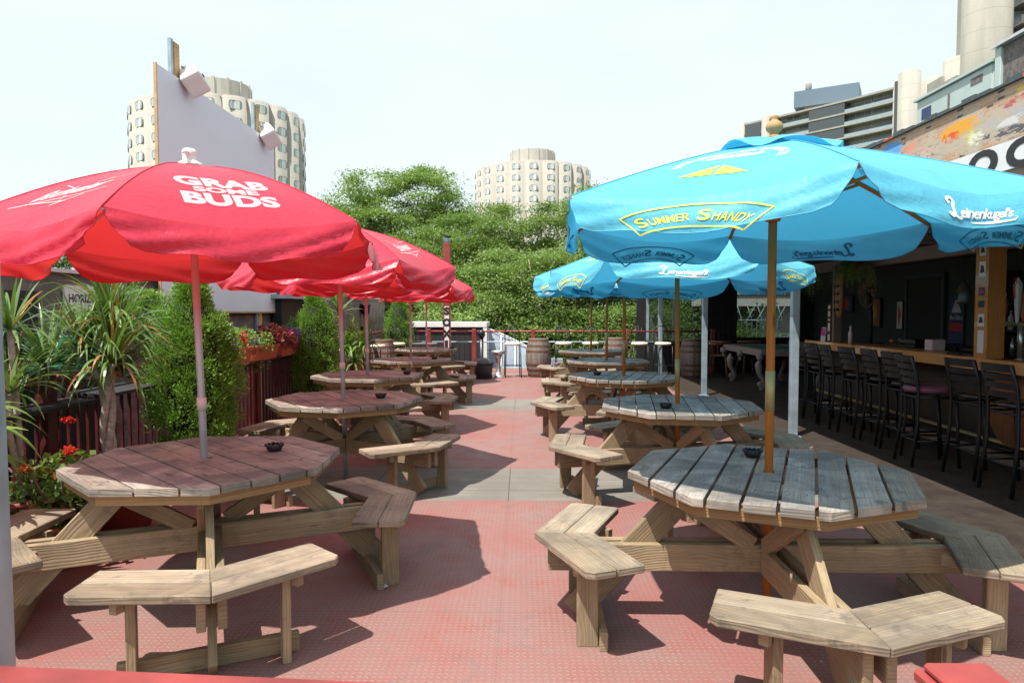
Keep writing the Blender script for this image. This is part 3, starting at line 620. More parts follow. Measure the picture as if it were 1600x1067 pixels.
        b = B(); b.lathe([(.030, 0), (.034, .012), (.024, .02), (.020, .028), (.038, .045), (.042, .062), (.034, .08), (.018, .092), (.017, .10), (.021, .108), (.015, .118), (.001, .122)], 20, (0, 0, A + .025)); b.build('finial', 'plywood', u)
    # frame
    pr = .0195 if red else .021; pm = 'alu' if red else 'pole_wood'
    b = B(); b.tube([(0, 0, .0), (0, 0, A)], pr, 16); b.build('pole', pm, u)
    b = B()
    if red: b.lathe([(pr + .005, -.035), (pr + .007, 0), (pr + .005, .035)], 16, (0, 0, 1.06)); b.build('collar', 'pink_plastic', u)
    else: b.tube([(0, 0, 1.07), (0, 0, 1.27)], pr + .0022, 16); b.build('joint_sleeve', 'brass', u)
    b = B(); b.lathe([(.036, -.04), (.04, -.02), (.04, .03), (.03, .045)], 14, (0, 0, 2.06)); b.build('runner', 'black_plastic' if red else 'pole_wood', u)
    for k in range(6):
        b = B(); P = [surf(k, 0, j / 8.) - V((0, 0, .014)) for j in range(9)]
        b.tube(P, .006 if red else .011, 6); rb = b.build('rib', 'alu' if red else 'pole_wood', u)
        b = B(); b.tube([(.03 * cos(k * pi / 3), .03 * sin(k * pi / 3), 2.07), P[4] - V((0, 0, .01))], .005 if red else .009, 6); b.build('strut', 'alu' if red else 'pole_wood', rb)
    return u
M['pole_wood'] = lumber('orange_pole_wood', (.52, .15, .02), (.70, .23, .03), (.55, .17, .03), .1, .02)
ru = make_umbrella('red'); bu = make_umbrella('blue')
US = [(ru, -1.74, 3.74, R(-90 + 8), (.0, -.03), 'nearest red umbrella, big white capitals across the panel facing the camera'),
 (ru, -1.655, 6.35, R(-90 + 101), (0, -.02), 'second red umbrella, overlapped by the nearest one, white script on its aisle side slope'),
 (ru, -1.98, 8.76, R(-90 + 30), (0, -.01), 'third red umbrella, almost hidden behind the second, shading the third table of its row'),
 (ru, -1.89, 11.6, R(-90 + 107), (0, 0), 'fourth red umbrella, the one reaching farthest towards the aisle beside the reddish post'),
 (ru, -2.08, 14.9, R(-90 + 15), (0, 0), 'farthest red umbrella, over the table beside the reddish square post'),
 (bu, 1.257, 3.457, R(-90 - 66.5), (0, 0), 'nearest blue umbrella, yellow lettered banner facing the camera, wooden finial on top'),
 (bu, 1.384, 6.0, R(-90 + 20), (-.055, 0), 'second blue umbrella, white script name above the pole, below the nearest one'),
 (bu, 1.296, 8.64, R(-90 + 25), (0, 0), 'third blue umbrella, pole with a small pale sticker, behind the second'),
 (bu, 1.427, 11.45, R(-90 - 48), (0, 0), 'fourth blue umbrella, on the table just before the farthest one of its row'),
 (bu, 1.457, 14.3, R(-90 - 30), (0, 0), 'farthest blue umbrella, over the table near the upright barrel')]
for i, (pro, x, y, rz, (tx, ty), lab) in enumerate(US):
    o = pro if i in (0, 5) else dup(pro); o.location = (x, y, {6: -.12, 7: -.06, 8: -.04}.get(i, .001)); o['label'] = lab; o['group'] = ('red' if pro is ru else 'blue') + ' umbrellas standing in the tables'
    o.rotation_euler = (Matrix.Rotation(ty, 4, 'Y') @ Matrix.Rotation(tx, 4, 'X') @ Matrix.Rotation(rz, 4, 'Z')).to_euler()

# ------------------------------------------------------------------ ashtrays
b = B(); b.lathe([(.036, 0), (.044, .012), (.050, .036), (.046, .038), (.040, .018), (.001, .014)], 24)
for k in range(4):
    a = k * pi / 2 + .4; b.tube([(.043 * cos(a), .043 * sin(a), .036), (.055 * cos(a), .055 * sin(a), .040)], .006, 6)
for k in range(12): a = k * pi / 6; b.tube([(.049 * cos(a), .049 * sin(a), .030), (.049 * cos(a), .049 * sin(a), .042)], .007, 6)
ash = b.build('ashtray', 'black_plastic')
AS = [(-1.44, 3.93, 'on the nearest table under a red umbrella, right of its pole'), (-1.32, 6.36, 'on the second red umbrella table'), (-1.48, 8.78, 'on the third red umbrella table'), (-1.49, 11.62, 'on the fourth red umbrella table'), (-1.52, 14.9, 'on the farthest red umbrella table'),
      (1.29, 3.80, 'half hidden behind the orange pole of the nearest blue umbrella'), (1.21, 5.72, 'on the second blue umbrella table, left of its pole'), (.97, 8.72, 'on the third blue umbrella table'), (.93, 11.62, 'at the left edge of the fourth blue umbrella table')]
for i, (x, y, lab) in enumerate(AS):
    o = ash if i == 0 else ash.copy()
    if i: C.objects.link(o)
    o.location = (x, y, .7615); tag(o, 'black plastic ashtray ' + lab, 'ashtray', 'ashtrays on the picnic tables')
# ------------------------------------------------------------------ brick wall and things on it (left)
b = B(); b.box(-4.62, -4.3, 1.0, 21.4, -4.4, 1.93); lw = b.build('brick_wall', 'grey_brick'); tag(lw, 'long grey purple brick wall beyond the red railing on the plant side', 'wall')
b = B(); b.box(-4.68, -4.24, 1.0, 21.42, 1.931, 1.965); b.build('coping', 'mortar_white', lw)
b = B(); b.box(-4.295, -4.288, 5.2, 6.0, -.2, 1.75); tag(b.build('service_door', 'dark'), 'black service door in the brick wall behind the big spiky plant', 'door')
b = B(); b.tube([(-4.2, 5.35, -.4), (-4.2, 5.35, 1.9)], .03); b.tube([(-4.2, 5.35, 1.45), (-4.2, 5.6, 1.45)], .025); tag(b.build('drain_pipe', 'galv'), 'dark vertical pipe with a side branch on the brick wall at the left edge', 'pipe')
t = thing('price_sign', 'pale wall sign reading PRICED RIGHT, partly hidden by spiky leaves', 'sign', (-4.287, 6.75, 1.40))
b = B(); b.box(0, .02, -.42, .42, 0, .42); b.build('sign_board', 'paper_white', t)
lettering('sign_text', [('HORIZON RISE', .11, 0, .26, {'bold': .02}), ('PRICED RIGHT', .11, 0, .09, {'bold': .02})], 'ink', t, (.0215, 0, 0), (0, 1, 0), (0, 0, 1), .002)
t = thing('wall_lantern', 'black wall lantern with a domed hood above the potted palm', 'lantern', (-4.10, 7.35, 1.56))
b = B(); b.lathe([(.16, .10), (.15, .17), (.07, .23), (.02, .27), (.001, .28)], 18); b.build('hood', 'black_metal', t)
b = B(); b.lathe([(.06, -.20), (.10, -.1), (.12, .10)], 12); b.tube([(0, 0, -.2), (0, 0, -.6), (-.18, 0, -.7)], .018, 8); b.build('lamp_body', 'black_metal', t)
t = thing('bottle_crate', 'green plastic crate stacked against the wall at the left edge', 'crate', (-4.06, 5.95, 1.05))
b = B()
for z in (0, .11, .22): b.box(-.16, .16, -.22, .22, z, z + .085)
b.build('crate_shell', 'teal_cloth', t); b = B(); b.box(-.2, .2, -.3, .3, -1.45, -.002); b.build('stand', 'dark', t)

# projection screen on its posts
t = thing('projection_screen', 'big blank white outdoor screen standing above the brick wall', 'screen', (-4.2, 7.93, 0))
b = B(); b.box(-.025, .0, 0, 3.72, 1.575, 4.42); b.build('screen_panel', 'screen', t)
b = B(); b.box(-.03, .004, -.022, -.002, 1.56, 4.43); b.box(-.03, .004, 3.722, 3.74, 1.56, 4.43); b.box(-.028, .003, 0, 3.72, 1.55, 1.573); b.build('screen_frame', 'board_edge', t)
for i, (y, lab) in enumerate(((8.42, 'taller looking wood and metal post with a white speaker, nearer end of the screen'), (10.98, 'wood and metal speaker post behind the lower looking far end of the screen'))):
    t = thing('speaker_post', lab, 'post', (-4.26, y, 0), 0, 'posts behind the screen')
    b = B(); b.box(-.03, .01, -.065, -.005, -.5, 4.88); b.build('metal_channel', 'galv', t)
    b = B(); b.box(-.04, .02, .0, .125, -.5, 4.86); b.build('timber', 'plywood', t)
    s = thing('outdoor_speaker', ('larger looking ' if i == 0 else 'smaller looking ') + 'white outdoor speaker hung from the ' + ('near' if i == 0 else 'far') + ' screen post', 'speaker', (-4.10, y + .20, 4.46 if i == 0 else 4.42), 0, 'speakers over the screen')
    b = B(); bm = bmesh.new(); bmesh.ops.create_cube(bm, size=1)
    for v in bm.verts: v.co = V((v.co.x * .24 * (1.1 if v.co.z < 0 else .8), v.co.y * .30, v.co.z * .34))
    bmesh.ops.bevel(bm, geom=bm.edges[:], offset=.045, segments=3, profile=.6, affect='EDGES')
    for f in bm.faces: n = b.pts([v.co for v in f.verts]); b.face(list(range(n, n + len(f.verts))), [(0, 0)] * len(f.verts), 0, 0, True)
    bm.free(); o = b.build('speaker_body', 'white_plastic', s); o.rotation_euler = (R(-48), R(-30), R(10))
    b = B(); b.box(.1, .135, -.02, .02, -.02, .02); o2 = b.build('badge', 'ink', s); o2.rotation_euler = o.rotation_euler
    b = B(); b.tube([(-.12, -.08, .14), (-.02, -.02, .1), (.0, 0, 0)], .012); b.build('bracket', 'galv', s)

# dark display case with painted flames
t = thing('display_case', 'black wall cabinet with painted red and white flames under a metal awning', 'cabinet', (-4.25, 12.6, 0))
b = B(); b.box(0, .16, -1.0, .9, .5, 1.78); b.build('cabinet_body', 'dark', t)
b = B(); b.box(0, .42, -1.2, 1.1, 1.79, 1.86); b.build('awning', 'galv', t)
b = B()
for y in (-.55, -.25, .15, .5):
    P = [(y - .09, .75), (y + .09, .75), (y + .05, 1.1), (y + .01, 1.45), (y - .06, 1.05)]
    n = b.pts([(.166, p[0], p[1]) for p in P]); b.face([n + i for i in range(5)], [(0, 0)] * 5)
b.build('painted_flames', 'flame', t)
t = thing('wall_lamp', 'black metal pole lamp on the brick wall near the far thuja', 'lamp', (-4.18, 18.2, .3))
b = B(); b.tube([(0, 0, 0), (0, 0, 1.3)], .05); b.build('pole', 'black_metal', t)
b = B(); b.lathe([(.10, 0), (.16, .22), (.17, .26), (.001, .28)], 14, (0, 0, 1.2)); b.build('lamp_head', 'black_metal', t)
b = B(); b.lathe([(.11, 0), (.17, .05), (.13, .3), (.001, .34)], 14, (0, 0, .55)); b.build('lamp_box', 'black_metal', t)

# left railing
def railing(name, label, x0, y0, x1, y1, posts, bal, mats, group='deck railings', h=1.07):
    t = thing(name, label, 'railing', (x0, y0, 0), 0, group); dx, dy = x1 - x0, y1 - y0; Ln = hypot(dx, dy)
    pt = lambda s, z: (dx * s / Ln, dy * s / Ln, z)
    b = B(); b.tube([pt(0, h), pt(Ln, h)], .033 if bal[0] or h < 1 else .024, 10); b.build('top_rail', mats[0], t)
    b = B(); b.tube([pt(0, bal[1]), pt(Ln, bal[1])], .018, 8); b.build('middle_rail', mats[2], t)
    for s in posts: b = B(); b.board(pt(s, 0), pt(s, h + .06), .10, .10, up=(1, 0, 0)); b.build('post', mats[1], t, bev=.006)
    if bal[0]:
        b = B(); k = int(Ln / bal[0])
        for i in range(k): s = (i + .5) * Ln / k; b.board(pt(s, .04), pt(s, bal[1]), .022, .022, up=(1, 0, 0))
        b.board(pt(0, .05), pt(Ln, .05), .03, .04); b.build('balusters', mats[1], t)
    return t
railing('side_railing', 'dark red railing with many thin balusters along the brick wall', -3.46, 2.2, -3.46, 17.3, [.25, 2.7, 5.1, 6.6, 8.2, 10.2, 12.6, 15.0], (.115, .90), ('red_pipe', 'dark_red', 'dark_red'))
railing('far_railing', 'far red pipe railing across the end of the deck', -3.46, 17.35, 5.2, 17.35, [1.1, 2.25, 3.75, 6.1, 8.3], (0, .80), ('red_pipe', 'red_pipe', 'galv'))
t = railing('front_railing', 'red railing cap and post top crossing the bottom edge of the picture', -1.4, .962, 1.2, .79, [], (0, .5), ('red_pipe', 'red_pipe', 'red_pipe'), h=.985)
b = B(); b.board((-.1, .006, 1.040), (1.85, -.123, 1.040), .10, .03); b.build('rail_cap', 'red_pipe', t, bev=.006)
b = B(); b.prism([(1.935, -.150), (2.015, -.150), (2.015, -.070), (1.935, -.070)], 0, 1.075); b.prism([(1.925, -.160), (2.025, -.160), (2.025, -.058), (1.925, -.058)], 1.0752, 1.094); b.prism([(1.933, -.152), (2.017, -.152), (2.017, -.066), (1.933, -.066)], 1.0942, 1.106); b.build('post', 'red_pipe', t, bev=.004)
t = thing('near_post', 'galvanised round post at the extreme left edge, full height of the picture', 'post', (-.818, 1.03, 0), 0, 'galvanised posts')
b = B(); b.tube([(0, 0, 0), (-.02, 0, 2.8)], .030, 20); b.build('tube', 'galv', t); b = B(); b.lathe([(.031, .0), (.034, .0), (.034, .05), (.031, .05)], 16, (-.007, 0, .9), caps=False); b.build('clamp', 'red_pipe', t)
for i, (y, x, z0, l) in enumerate(((4.6, -3.36, .9, 1.0), (5.55, -3.36, .93, .75), (6.6, -3.36, .92, .8))):
    b = B(); b.box(-.14, .16, -l / 2, l / 2, -.012, .012); b.box(-.14, -.11, -l / 2, l / 2, -.05, -.0125); o = b.build('drink_shelf', 'black_board', loc=(x, y, z0)); o.rotation_euler.y = R(4 * (i % 2))
    tag(o, ('nearest dark weathered drink ledge hooked on the red side railing', 'dark drink ledge on the side railing behind the spiky palm trunk', 'dark drink ledge on the side railing just left of the big thuja')[i], 'shelf', 'drink ledges')

# ------------------------------------------------------------------ planting
def pot(parent, r0, r1, h, mat='oxblood', name='pot'):
    b = B(); b.lathe([(r0, 0), (r1, h * .88), (r1 + .02, h * .88), (r1 + .025, h), (r1 - .01, h), (r1 - .02, h * .9)], 32); p = b.build(name, mat, parent)
    b = B(); b.lathe([(r1 - .015, h * .9), (.001, h * .93)], 24); b.build('soil', 'soil', p); return p
def rosette(c, n, Ln, wd, up=.9, droop=1.2, seed=1, tilt=(0, 0, 1)):
    rg = np.random.default_rng(seed); Q = []
    for i in range(n):
        az = rg.random() * 2 * pi; el = rg.uniform(-.25, up); l = Ln * rg.uniform(.7, 1.15); d = np.array([cos(az) * cos(el), sin(az) * cos(el), sin(el)]) + np.array(tilt) * .25
        d /= np.linalg.norm(d); p = np.array(c, float) + d * .02; S = 8; dr = droop * rg.uniform(.5, 1.4) * (1.2 - max(0, el) * .75); prev = None; sd = np.cross(d, (0, 0, 1)); sd /= np.linalg.norm(sd) + 1e-9
        tw = rg.uniform(-.5, .5); kink = rg.integers(4, 8) if rg.random() < .15 else 99
        for s in range(S + 1):
            t = s / S; w_ = wd * (.55 + 1.6 * t * (1 - t) + .25 * (1 - t)) * (1 - t ** 4) + .0015
            up_ = np.cross(sd, d); e = (sd * cos(tw * t) + up_ * sin(tw * t)) * w_ / 2
            cur = (p - e, p + e)
            if prev is not None: Q.append((prev[0], prev[1], cur[1], cur[0]))
            prev = cur; p = p + d * l / S; d = d + np.array([0, 0, -1.]) * dr / S * (.4 + 1.3 * t) * (3 if s == kink else 1); d /= np.linalg.norm(d)
    return Q
def rnd_of(n, k): return np.repeat(NR.random(n), k)
t = thing('spiky_palm', 'tall many headed dracaena with twisted pale stems in a large oxblood pot', 'potted plant', (-2.98, 4.85, 0), 0, 'strap leaved plants')
pot(t, .26, .36, .50); b = B(); hd = [(-.16, .0, 1.26), (.0, .12, 1.38), (-.36, -.10, 1.16), (.12, -.12, 1.20), (-.10, .2, 1.55), (.04, .1, 1.08)]
for i in range(3):
    b.tube([(.03 * cos(i * 2.1 + s * .55), .03 * sin(i * 2.1 + s * .55), .45 + s * .09) for s in range(8)] + [hd[i]], [.026] * 8 + [.02], 8)
for h_ in hd[3:]: b.tube([(0, 0, 1.0), (h_[0] * .5, h_[1] * .5, 1.1), h_], .016, 8)
b.build('stems', 'pale_bark', t)
for i, h_ in enumerate(hd): Q = rosette(h_, 96 if i < 5 else 60, .49, .019, 1.35, 2.3, 40 + i); quads('leaves', np.array(Q), 'strap', t, rnd_of(len(Q) // 8, 8))
t = thing('dracaena', 'very spiky dracaena crowding the left edge beside the galvanised post', 'potted plant', (-3.22, 4.32, 0), 0, 'strap leaved plants')
pot(t, .2, .27, .4); b = B(); hd = [(-.05, 0, 1.45), (.0, -.1, 1.05)]
for h_ in hd: b.tube([(0, 0, .36), (h_[0] * .3, h_[1], .8), h_], .02, 8)
b.build('stems', 'pale_bark', t)
for i, h_ in enumerate(hd): Q = rosette(h_, 46, .44, .020, 1.2, 1.7, 90 + i); quads('leaves', np.array(Q), 'strap', t, rnd_of(len(Q) // 8, 8))
t = thing('agave_like_plant', 'bright green plant with broad pointed leaves low at the left edge', 'potted plant', (-3.13, 3.60, 0), 0, 'strap leaved plants')
pot(t, .17, .22, .34); Q = rosette((0, 0, .95), 46, .50, .05, 1.2, 1.6, 7) + rosette((0, 0, .8), 40, .46, .05, .5, 2.2, 8); quads('leaves', np.array(Q), 'aloe', t, rnd_of(len(Q) // 8, 8))
b = B(); b.tube([(0, 0, .3), (.02, 0, .6), (0, 0, .95)], .022, 8); b.build('stem', 'pale_bark', t)
t = thing('far_dracaena', 'upright dracaena between two thuja columns by the brick wall', 'potted plant', (-2.93, 11.5, 0), 0, 'strap leaved plants')
pot(t, .2, .27, .4, 'terracotta'); b = B(); b.tube([(0, 0, .36), (-.02, 0, .9)], .03, 8); b.tube([(0, 0, .7), (.25, 0, 1.0)], .02, 8); b.tube([(0, 0, .8), (-.15, 0, 1.5)], .02, 8); b.build('stems', 'pale_bark', t)
for i, h_ in enumerate(((-.02, 0, .95), (.28, 0, 1.0), (-.15, 0, 1.55), (.1, 0, .7))): Q = rosette(h_, 50, .55, .034, 1.3, 1.3, 60 + i); quads('leaves', np.array(Q), 'strap' if i == 2 else 'aloe', t, rnd_of(len(Q) // 8, 8))
# red geranium
def leafy(t, c, rx, ry, rz, n, sz, mat, name='leaves', seed=0):
    rg = np.random.default_rng(seed); P = rg.normal(size=(n, 3)); P /= np.linalg.norm(P, axis=1, keepdims=True); P = P * (rg.random((n, 1)) ** .4) * (rx, ry, rz) + c
    D = rg.normal(size=(n, 3)); D[:, 2] = np.abs(D[:, 2]) * .5; return quads(name, leafquads(P, D, sz * rg.uniform(.7, 1.3, n), sz * .9), mat, t)
t = thing('geranium', 'leafy geranium with small bright red flower heads below the spiky palm', 'flowering plant', (-2.86, 4.22, 0))
pot(t, .14, .19, .26, 'terracotta'); leafy(t, (0, 0, .42), .34, .3, .28, 900, .055, 'geranium', seed=3); b = B()
for i in range(12): a = i * .52; b.tube([(0, 0, .2), (.2 * cos(a), .2 * sin(a), .45), (.3 * cos(a), .3 * sin(a), .62)], .006, 5)
b.build('stems', 'bark', t)
for i, p in enumerate(((.10, -.12, .72), (-.02, .05, .88), (.16, .0, .62), (-.2, -.1, .60))): leafy(t, p, .034, .034, .025, 80, .024, 'red_petal', 'flower_head', 10 + i)

# thuja columns
def make_thuja(seed, hgt=1.55, rad=.33, n=9000, label='', loc=(0, 0, 0), lobe=None, rz=0):
    rg = np.random.default_rng(seed); t = thing('thuja', label, 'conifer', loc, rz, 'thuja columns'); pot(t, .19, .24, .32, 'terracotta' if seed % 2 else 'oxblood')
    NC = 330; cz = rg.random(NC) ** .85; ca = rg.random(NC) * 2 * pi; prof = np.clip(np.sin(np.clip(cz * 1.02 + .10, 0, 1) ** .75 * pi) ** .45, .22, 1)
    rr = rad * prof * rg.uniform(.72, 1.05, NC) * (1 + .14 * np.sin(ca * 2 + cz * 7 + seed)); CX = np.stack([rr * np.cos(ca), rr * np.sin(ca), .30 + cz * hgt], 1); CS = rg.uniform(.06, .12, NC)
    if lobe: m = 46; a = rg.normal(size=(m, 3)); a /= np.linalg.norm(a, axis=1, keepdims=True); CX = np.vstack([CX, a * (.17, .17, .19) + lobe]); CS = np.append(CS, rg.uniform(.05, .09, m)); ca = np.append(ca, np.arctan2(a[:, 1], a[:, 0]))
    k = n // len(CX); idx = np.repeat(np.arange(len(CX)), k); P = rg.normal(size=(len(idx), 3)); P /= np.linalg.norm(P, axis=1, keepdims=True)
    out = np.stack([np.cos(ca[idx]), np.sin(ca[idx]), np.zeros(len(idx))], 1); Pp = CX[idx] + P * CS[idx, None] * (1, 1, 1.25) * rg.random((len(idx), 1)) ** .4
    D = P * .7 + out * .5 + np.array((0, 0, .75)) + rg.normal(size=P.shape) * .35
    Q = leafquads(Pp, D, rg.uniform(.026, .046, len(idx)), rg.uniform(.010, .017, len(idx))); cr_ = rg.random(len(CX))
    quads('foliage', Q, 'thuja', t, np.clip(cr_[idx] * .7 + rg.random(len(idx)) * .3, 0, .89))
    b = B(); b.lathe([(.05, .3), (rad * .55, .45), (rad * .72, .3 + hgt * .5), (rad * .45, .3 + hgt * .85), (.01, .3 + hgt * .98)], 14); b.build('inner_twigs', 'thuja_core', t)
    b = B(); b.tube([(0, 0, .28), (0, 0, .5)], .03); 
    if lobe: b.tube([(0, 0, .9), tuple(lobe)], .02)
    b.build('trunk', 'bark', t); return t
make_thuja(3, 1.52, .36, 46000, 'large thuja column left of the terracotta window boxes with a ball shaped side branch', (-3.06, 6.3, 0), (-.47, .1, 1.52))
make_thuja(8, 1.52, .33, 26000, 'thuja column between the flower boxes and the upright dracaena', (-3.08, 10.2, 0))
make_thuja(15, 1.60, .36, 16000, 'far thuja column against the end of the brick wall', (-3.05, 17.0, 0))
# flower boxes
def window_box(y, ln, lab, plants, z=.955):
    t = thing('flower_box', lab, 'planter', (-3.36, y, z), 0, 'terracotta flower boxes'); b = B()
    P = lambda w_, l, zz: [(-w_ / 2, -l / 2, zz), (w_ / 2, -l / 2, zz), (w_ / 2, l / 2, zz), (-w_ / 2, l / 2, zz)]
    rings = [P(.13, ln - .08, 0), P(.19, ln - .02, .15), P(.215, ln, .15), (P(.215, ln, .19)), P(.19, ln - .025, .19), P(.185, ln - .03, .165)]
    ns = [b.pts(r) for r in rings]; b.face([ns[0] + i for i in (3, 2, 1, 0)], [(0, 0)] * 4)
    for a, c in zip(ns, ns[1:]):
        for i in range(4): j = (i + 1) % 4; b.face([a + i, a + j, c + j, c + i], [(0, 0)] * 4)
    bx = b.build('box', 'terracotta', t, bev=.004); b = B(); b.box(-.09, .09, -ln / 2 + .03, ln / 2 - .03, .14, .164); b.build('soil', 'soil', bx)
    for i, (yy, zz, r, n, sz, mat, nm) in enumerate(plants): leafy(t, (0.02, yy, zz), r, r * 1.2, r * .8, n, sz, mat, nm, int(y * 10) + i)
window_box(7.85, .80, 'nearest terracotta flower box, blue violet lobelia and red petunias', [(-.2, .24, .13, 300, .03, 'violet_petal', 'lobelia_flowers'), (.15, .27, .12, 180, .04, 'red_petal', 'petunia_flowers'), (-.35, .25, .14, 260, .04, 'geranium', 'leaves'), (.30, .30, .16, 260, .04, 'fern', 'leaves'), (.0, .38, .1, 60, .05, 'fern', 'leaves')])
window_box(8.75, .80, 'second terracotta flower box with trailing green vine', [(-.15, .22, .2, 380, .04, 'fern', 'leaves'), (-.1, -.05, .14, 120, .035, 'geranium', 'trailing_leaves'), (.25, .30, .18, 330, .06, 'burgundy', 'coleus_leaves'), (-.35, .25, .08, 120, .03, 'violet_petal', 'lobelia_flowers')])
window_box(9.65, .70, 'third terracotta flower box, burgundy coleus and violet flowers', [(-.2, .24, .2, 420, .06, 'burgundy', 'coleus_leaves'), (.15, .28, .16, 420, .03, 'violet_petal', 'lobelia_flowers'), (.1, .1, .08, 60, .05, 'burgundy', 'trailing_leaves')])
window_box(10.45, .62, 'farthest terracotta flower box, bushy green geranium beside the second thuja', [(0, .36, .27, 1100, .05, 'geranium', 'leaves'), (-.2, .27, .1, 80, .035, 'red_petal', 'petunia_flowers')])

# ------------------------------------------------------------------ far end of the deck
def make_barrel():
    t = thing('whiskey_barrel', '', 'barrel'); pr = [(.235 + .075 * sin(pi * i / 10), .92 * i / 10) for i in range(11)]
    b = B(); b.lathe(pr, 30, stave=1); b.build('staves', 'stave', t)
    f = lambda z: .235 + .075 * sin(pi * z / .92)
    for z in (.035, .17, .30, .62, .75, .885): b = B(); b.lathe([(f(z - .024) + .004, z - .024), (f(z + .024) + .004, z + .024)], 30, caps=False); b.build('hoop', 'hoop', t)
    return t
bar = make_barrel()
for i, (x, y, rz, lab) in enumerate(((.41, 16.5, 0, 'weathered oak barrel standing upright at the end of the aisle'), (2.33, 17.05, 1, 'oak barrel partly hidden behind the farthest blue umbrella tables'), (4.1, 16.4, 2, 'shaded oak barrel between the galvanised posts, left of the pool table'), (-3.25, 15.9, 3, 'oak barrel by the brick wall between two cream stools'))):
    o = bar if i == 0 else dup(bar); o.location = (x, y, .001); o.rotation_euler.z = rz; o['label'] = lab; o['group'] = 'whiskey barrels'
def make_arch_stool():
    t = thing('arch_back_stool', '', 'bar stool'); s = .17
    for k, (x, y) in enumerate(((-s, -s), (s, -s), (s, s), (-s, s))): b = B(); b.tube([(x * 1.12, y * 1.12, 0), (x, y, .76)], .012, 8); b.build('leg', 'black_metal', t)
    b = B(); q = s * 1.09
    for (p, r_) in (((-q, -q), (q, -q)), ((q, -q), (q, q)), ((q, q), (-q, q)), ((-q, q), (-q, -q))): b.tube([(*p, .28), (*r_, .28)], .009, 6)
    b.build('foot_ring', 'black_metal', t)
    b = B(); b.lathe([(.01, 0), (.185, .0), (.205, .02), (.205, .045), (.18, .065), (.001, .072)], 24, (0, 0, .765)); b.build('seat', 'cream', t)
    b = B(); A_ = [(-.17, .17, .76), (-.175, .19, 1.0)] + [(.175 * -cos(a), .20, 1.05 + .17 * sin(a)) for a in [pi * i / 10 for i in range(11)]] + [(.175, .19, 1.0), (.17, .17, .76)]
    b.tube(A_, .012, 8, caps=False)
    for x in (-.075, 0, .075): b.tube([(x, .18, .78), (x, .20, 1.05 + .17 * math.sqrt(1 - (x / .175) ** 2))], .007, 6)
    b.build('backrest', 'black_metal', t); return t
st = make_arch_stool()
for i, (x, y, rz, lab) in enumerate(((-.21, 16.35, 0.1, 'cream seated arch back stool left of the upright barrel, facing the aisle'), (1.02, 16.6, .05, 'cream seated arch back stool just right of the upright barrel'), (1.68, 16.6, -.1, 'cream seated arch back stool behind the poles of the farthest blue umbrellas'),
     (2.85, 16.5, 0, 'arch back stool with the brightest cream seat, at the dark corner post'), (3.42, 16.5, .1, 'cream seated arch back stool behind the farthest galvanised post'), (4.72, 16.8, 0, 'dim arch back stool right of the shaded barrel'), (-3.25, 15.25, 2.2, 'cream seated stool in front of the barrel by the brick wall'), (-2.98, 16.25, .4, 'cream seated stool behind the barrel by the brick wall'))):
    o = st if i == 0 else dup(st); o.location = (x, y, .001); o.rotation_euler.z = rz; o['label'] = lab; o['group'] = 'arch back stools'
t = thing('trash_bin', 'dark grey trash can with a domed lid at the end of the aisle', 'trash can', (-.90, 16.0, .001)); b = B(); b.lathe([(.2, 0), (.225, .3), (.235, .34)], 24); b.build('can', 'dark_plastic', t)
b = B(); b.lathe([(.25, .34), (.25, .37), (.19, .44), (.09, .48), (.001, .49)], 24); b.build('lid', 'dark_plastic', t)
t = thing('smokers_post', 'black smoking receptacle pole standing behind the trash can', 'cigarette bin', (-.97, 16.5, .001)); b = B(); b.lathe([(.17, 0), (.12, .1), (.05, .22), (.05, .95)], 18); b.build('body', 'black_plastic', t)
b = B(); b.lathe([(.06, .93), (.09, .99), (.085, 1.08), (.04, 1.13), (.001, 1.135)], 16); b.tube([(0, -.09, 1.03), (0, -.07, 1.03)], .035, 12); b.build('head', 'black_plastic', t)
t = thing('steel_stand', 'silver pedestal ash stand with a flared foot left of the arch back stool', 'ash stand', (-.56, 16.3, .001)); b = B(); b.lathe([(.18, 0), (.17, .02), (.08, .08), (.055, .25), (.07, .45), (.10, .56)], 22); b.build('pedestal', 'steel', t)
b = B(); b.lathe([(.155, .56), (.165, .60), (.165, .64), (.14, .64), (.13, .60), (.001, .59)], 22); b.build('bowl', 'steel', t)
# post with the letters SOX
t = thing('team_post', 'reddish square post with big vertical black letters and a sock emblem, flue cap on top', 'post', (-1.85, 16.95, 0)); b = B(); b.board((0, 0, 0), (0, 0, 3.25), .17, .17, up=(0, 1, 0)); b.build('shaft', 'red_pipe', t, bev=.004)
b = B(); b.box(-.055, .055, -.092, -.087, .55, 1.70); b.build('painted_strip', 'white_paint', t)
lettering('letters', [('S', .24, 0, 1.50, {'bold': .07}), ('O', .24, 0, 1.22, {'bold': .07}), ('X', .24, 0, .94, {'bold': .07})], 'ink', t, (0, -.0935, 0), (1, 0, 0), (0, 0, 1), .0015)
b = B(); sock = [(-.045, .86), (.03, .86), (.03, .66), (.07, .60), (.06, .54), (-.0, .53), (-.05, .6)]; n = b.pts([(x, -.0955, z) for x, z in sock]); b.face([n + i for i in range(7)], [(0, 0)] * 7); b.build('sock_emblem', 'ink', t)
lettering('side_letters', [(ch, .20, 0, 1.52 - i * .19, {'bold': .02}) for i, ch in enumerate('CHICAGO')], 'white_ink', t, (.0875, 0, 0), (0, 1, 0), (0, 0, 1), .002)
b = B(); b.tube([(0, 0, 3.25), (0, 0, 3.42)], .075, 12); o = b.build('flue_cap', 'galv', t); b = B(); b.board((-.13, 0, 3.47), (.1, 0, 3.41), .22, .02, up=(0, 0, 1)); b.build('flue_lid', 'dark', t)
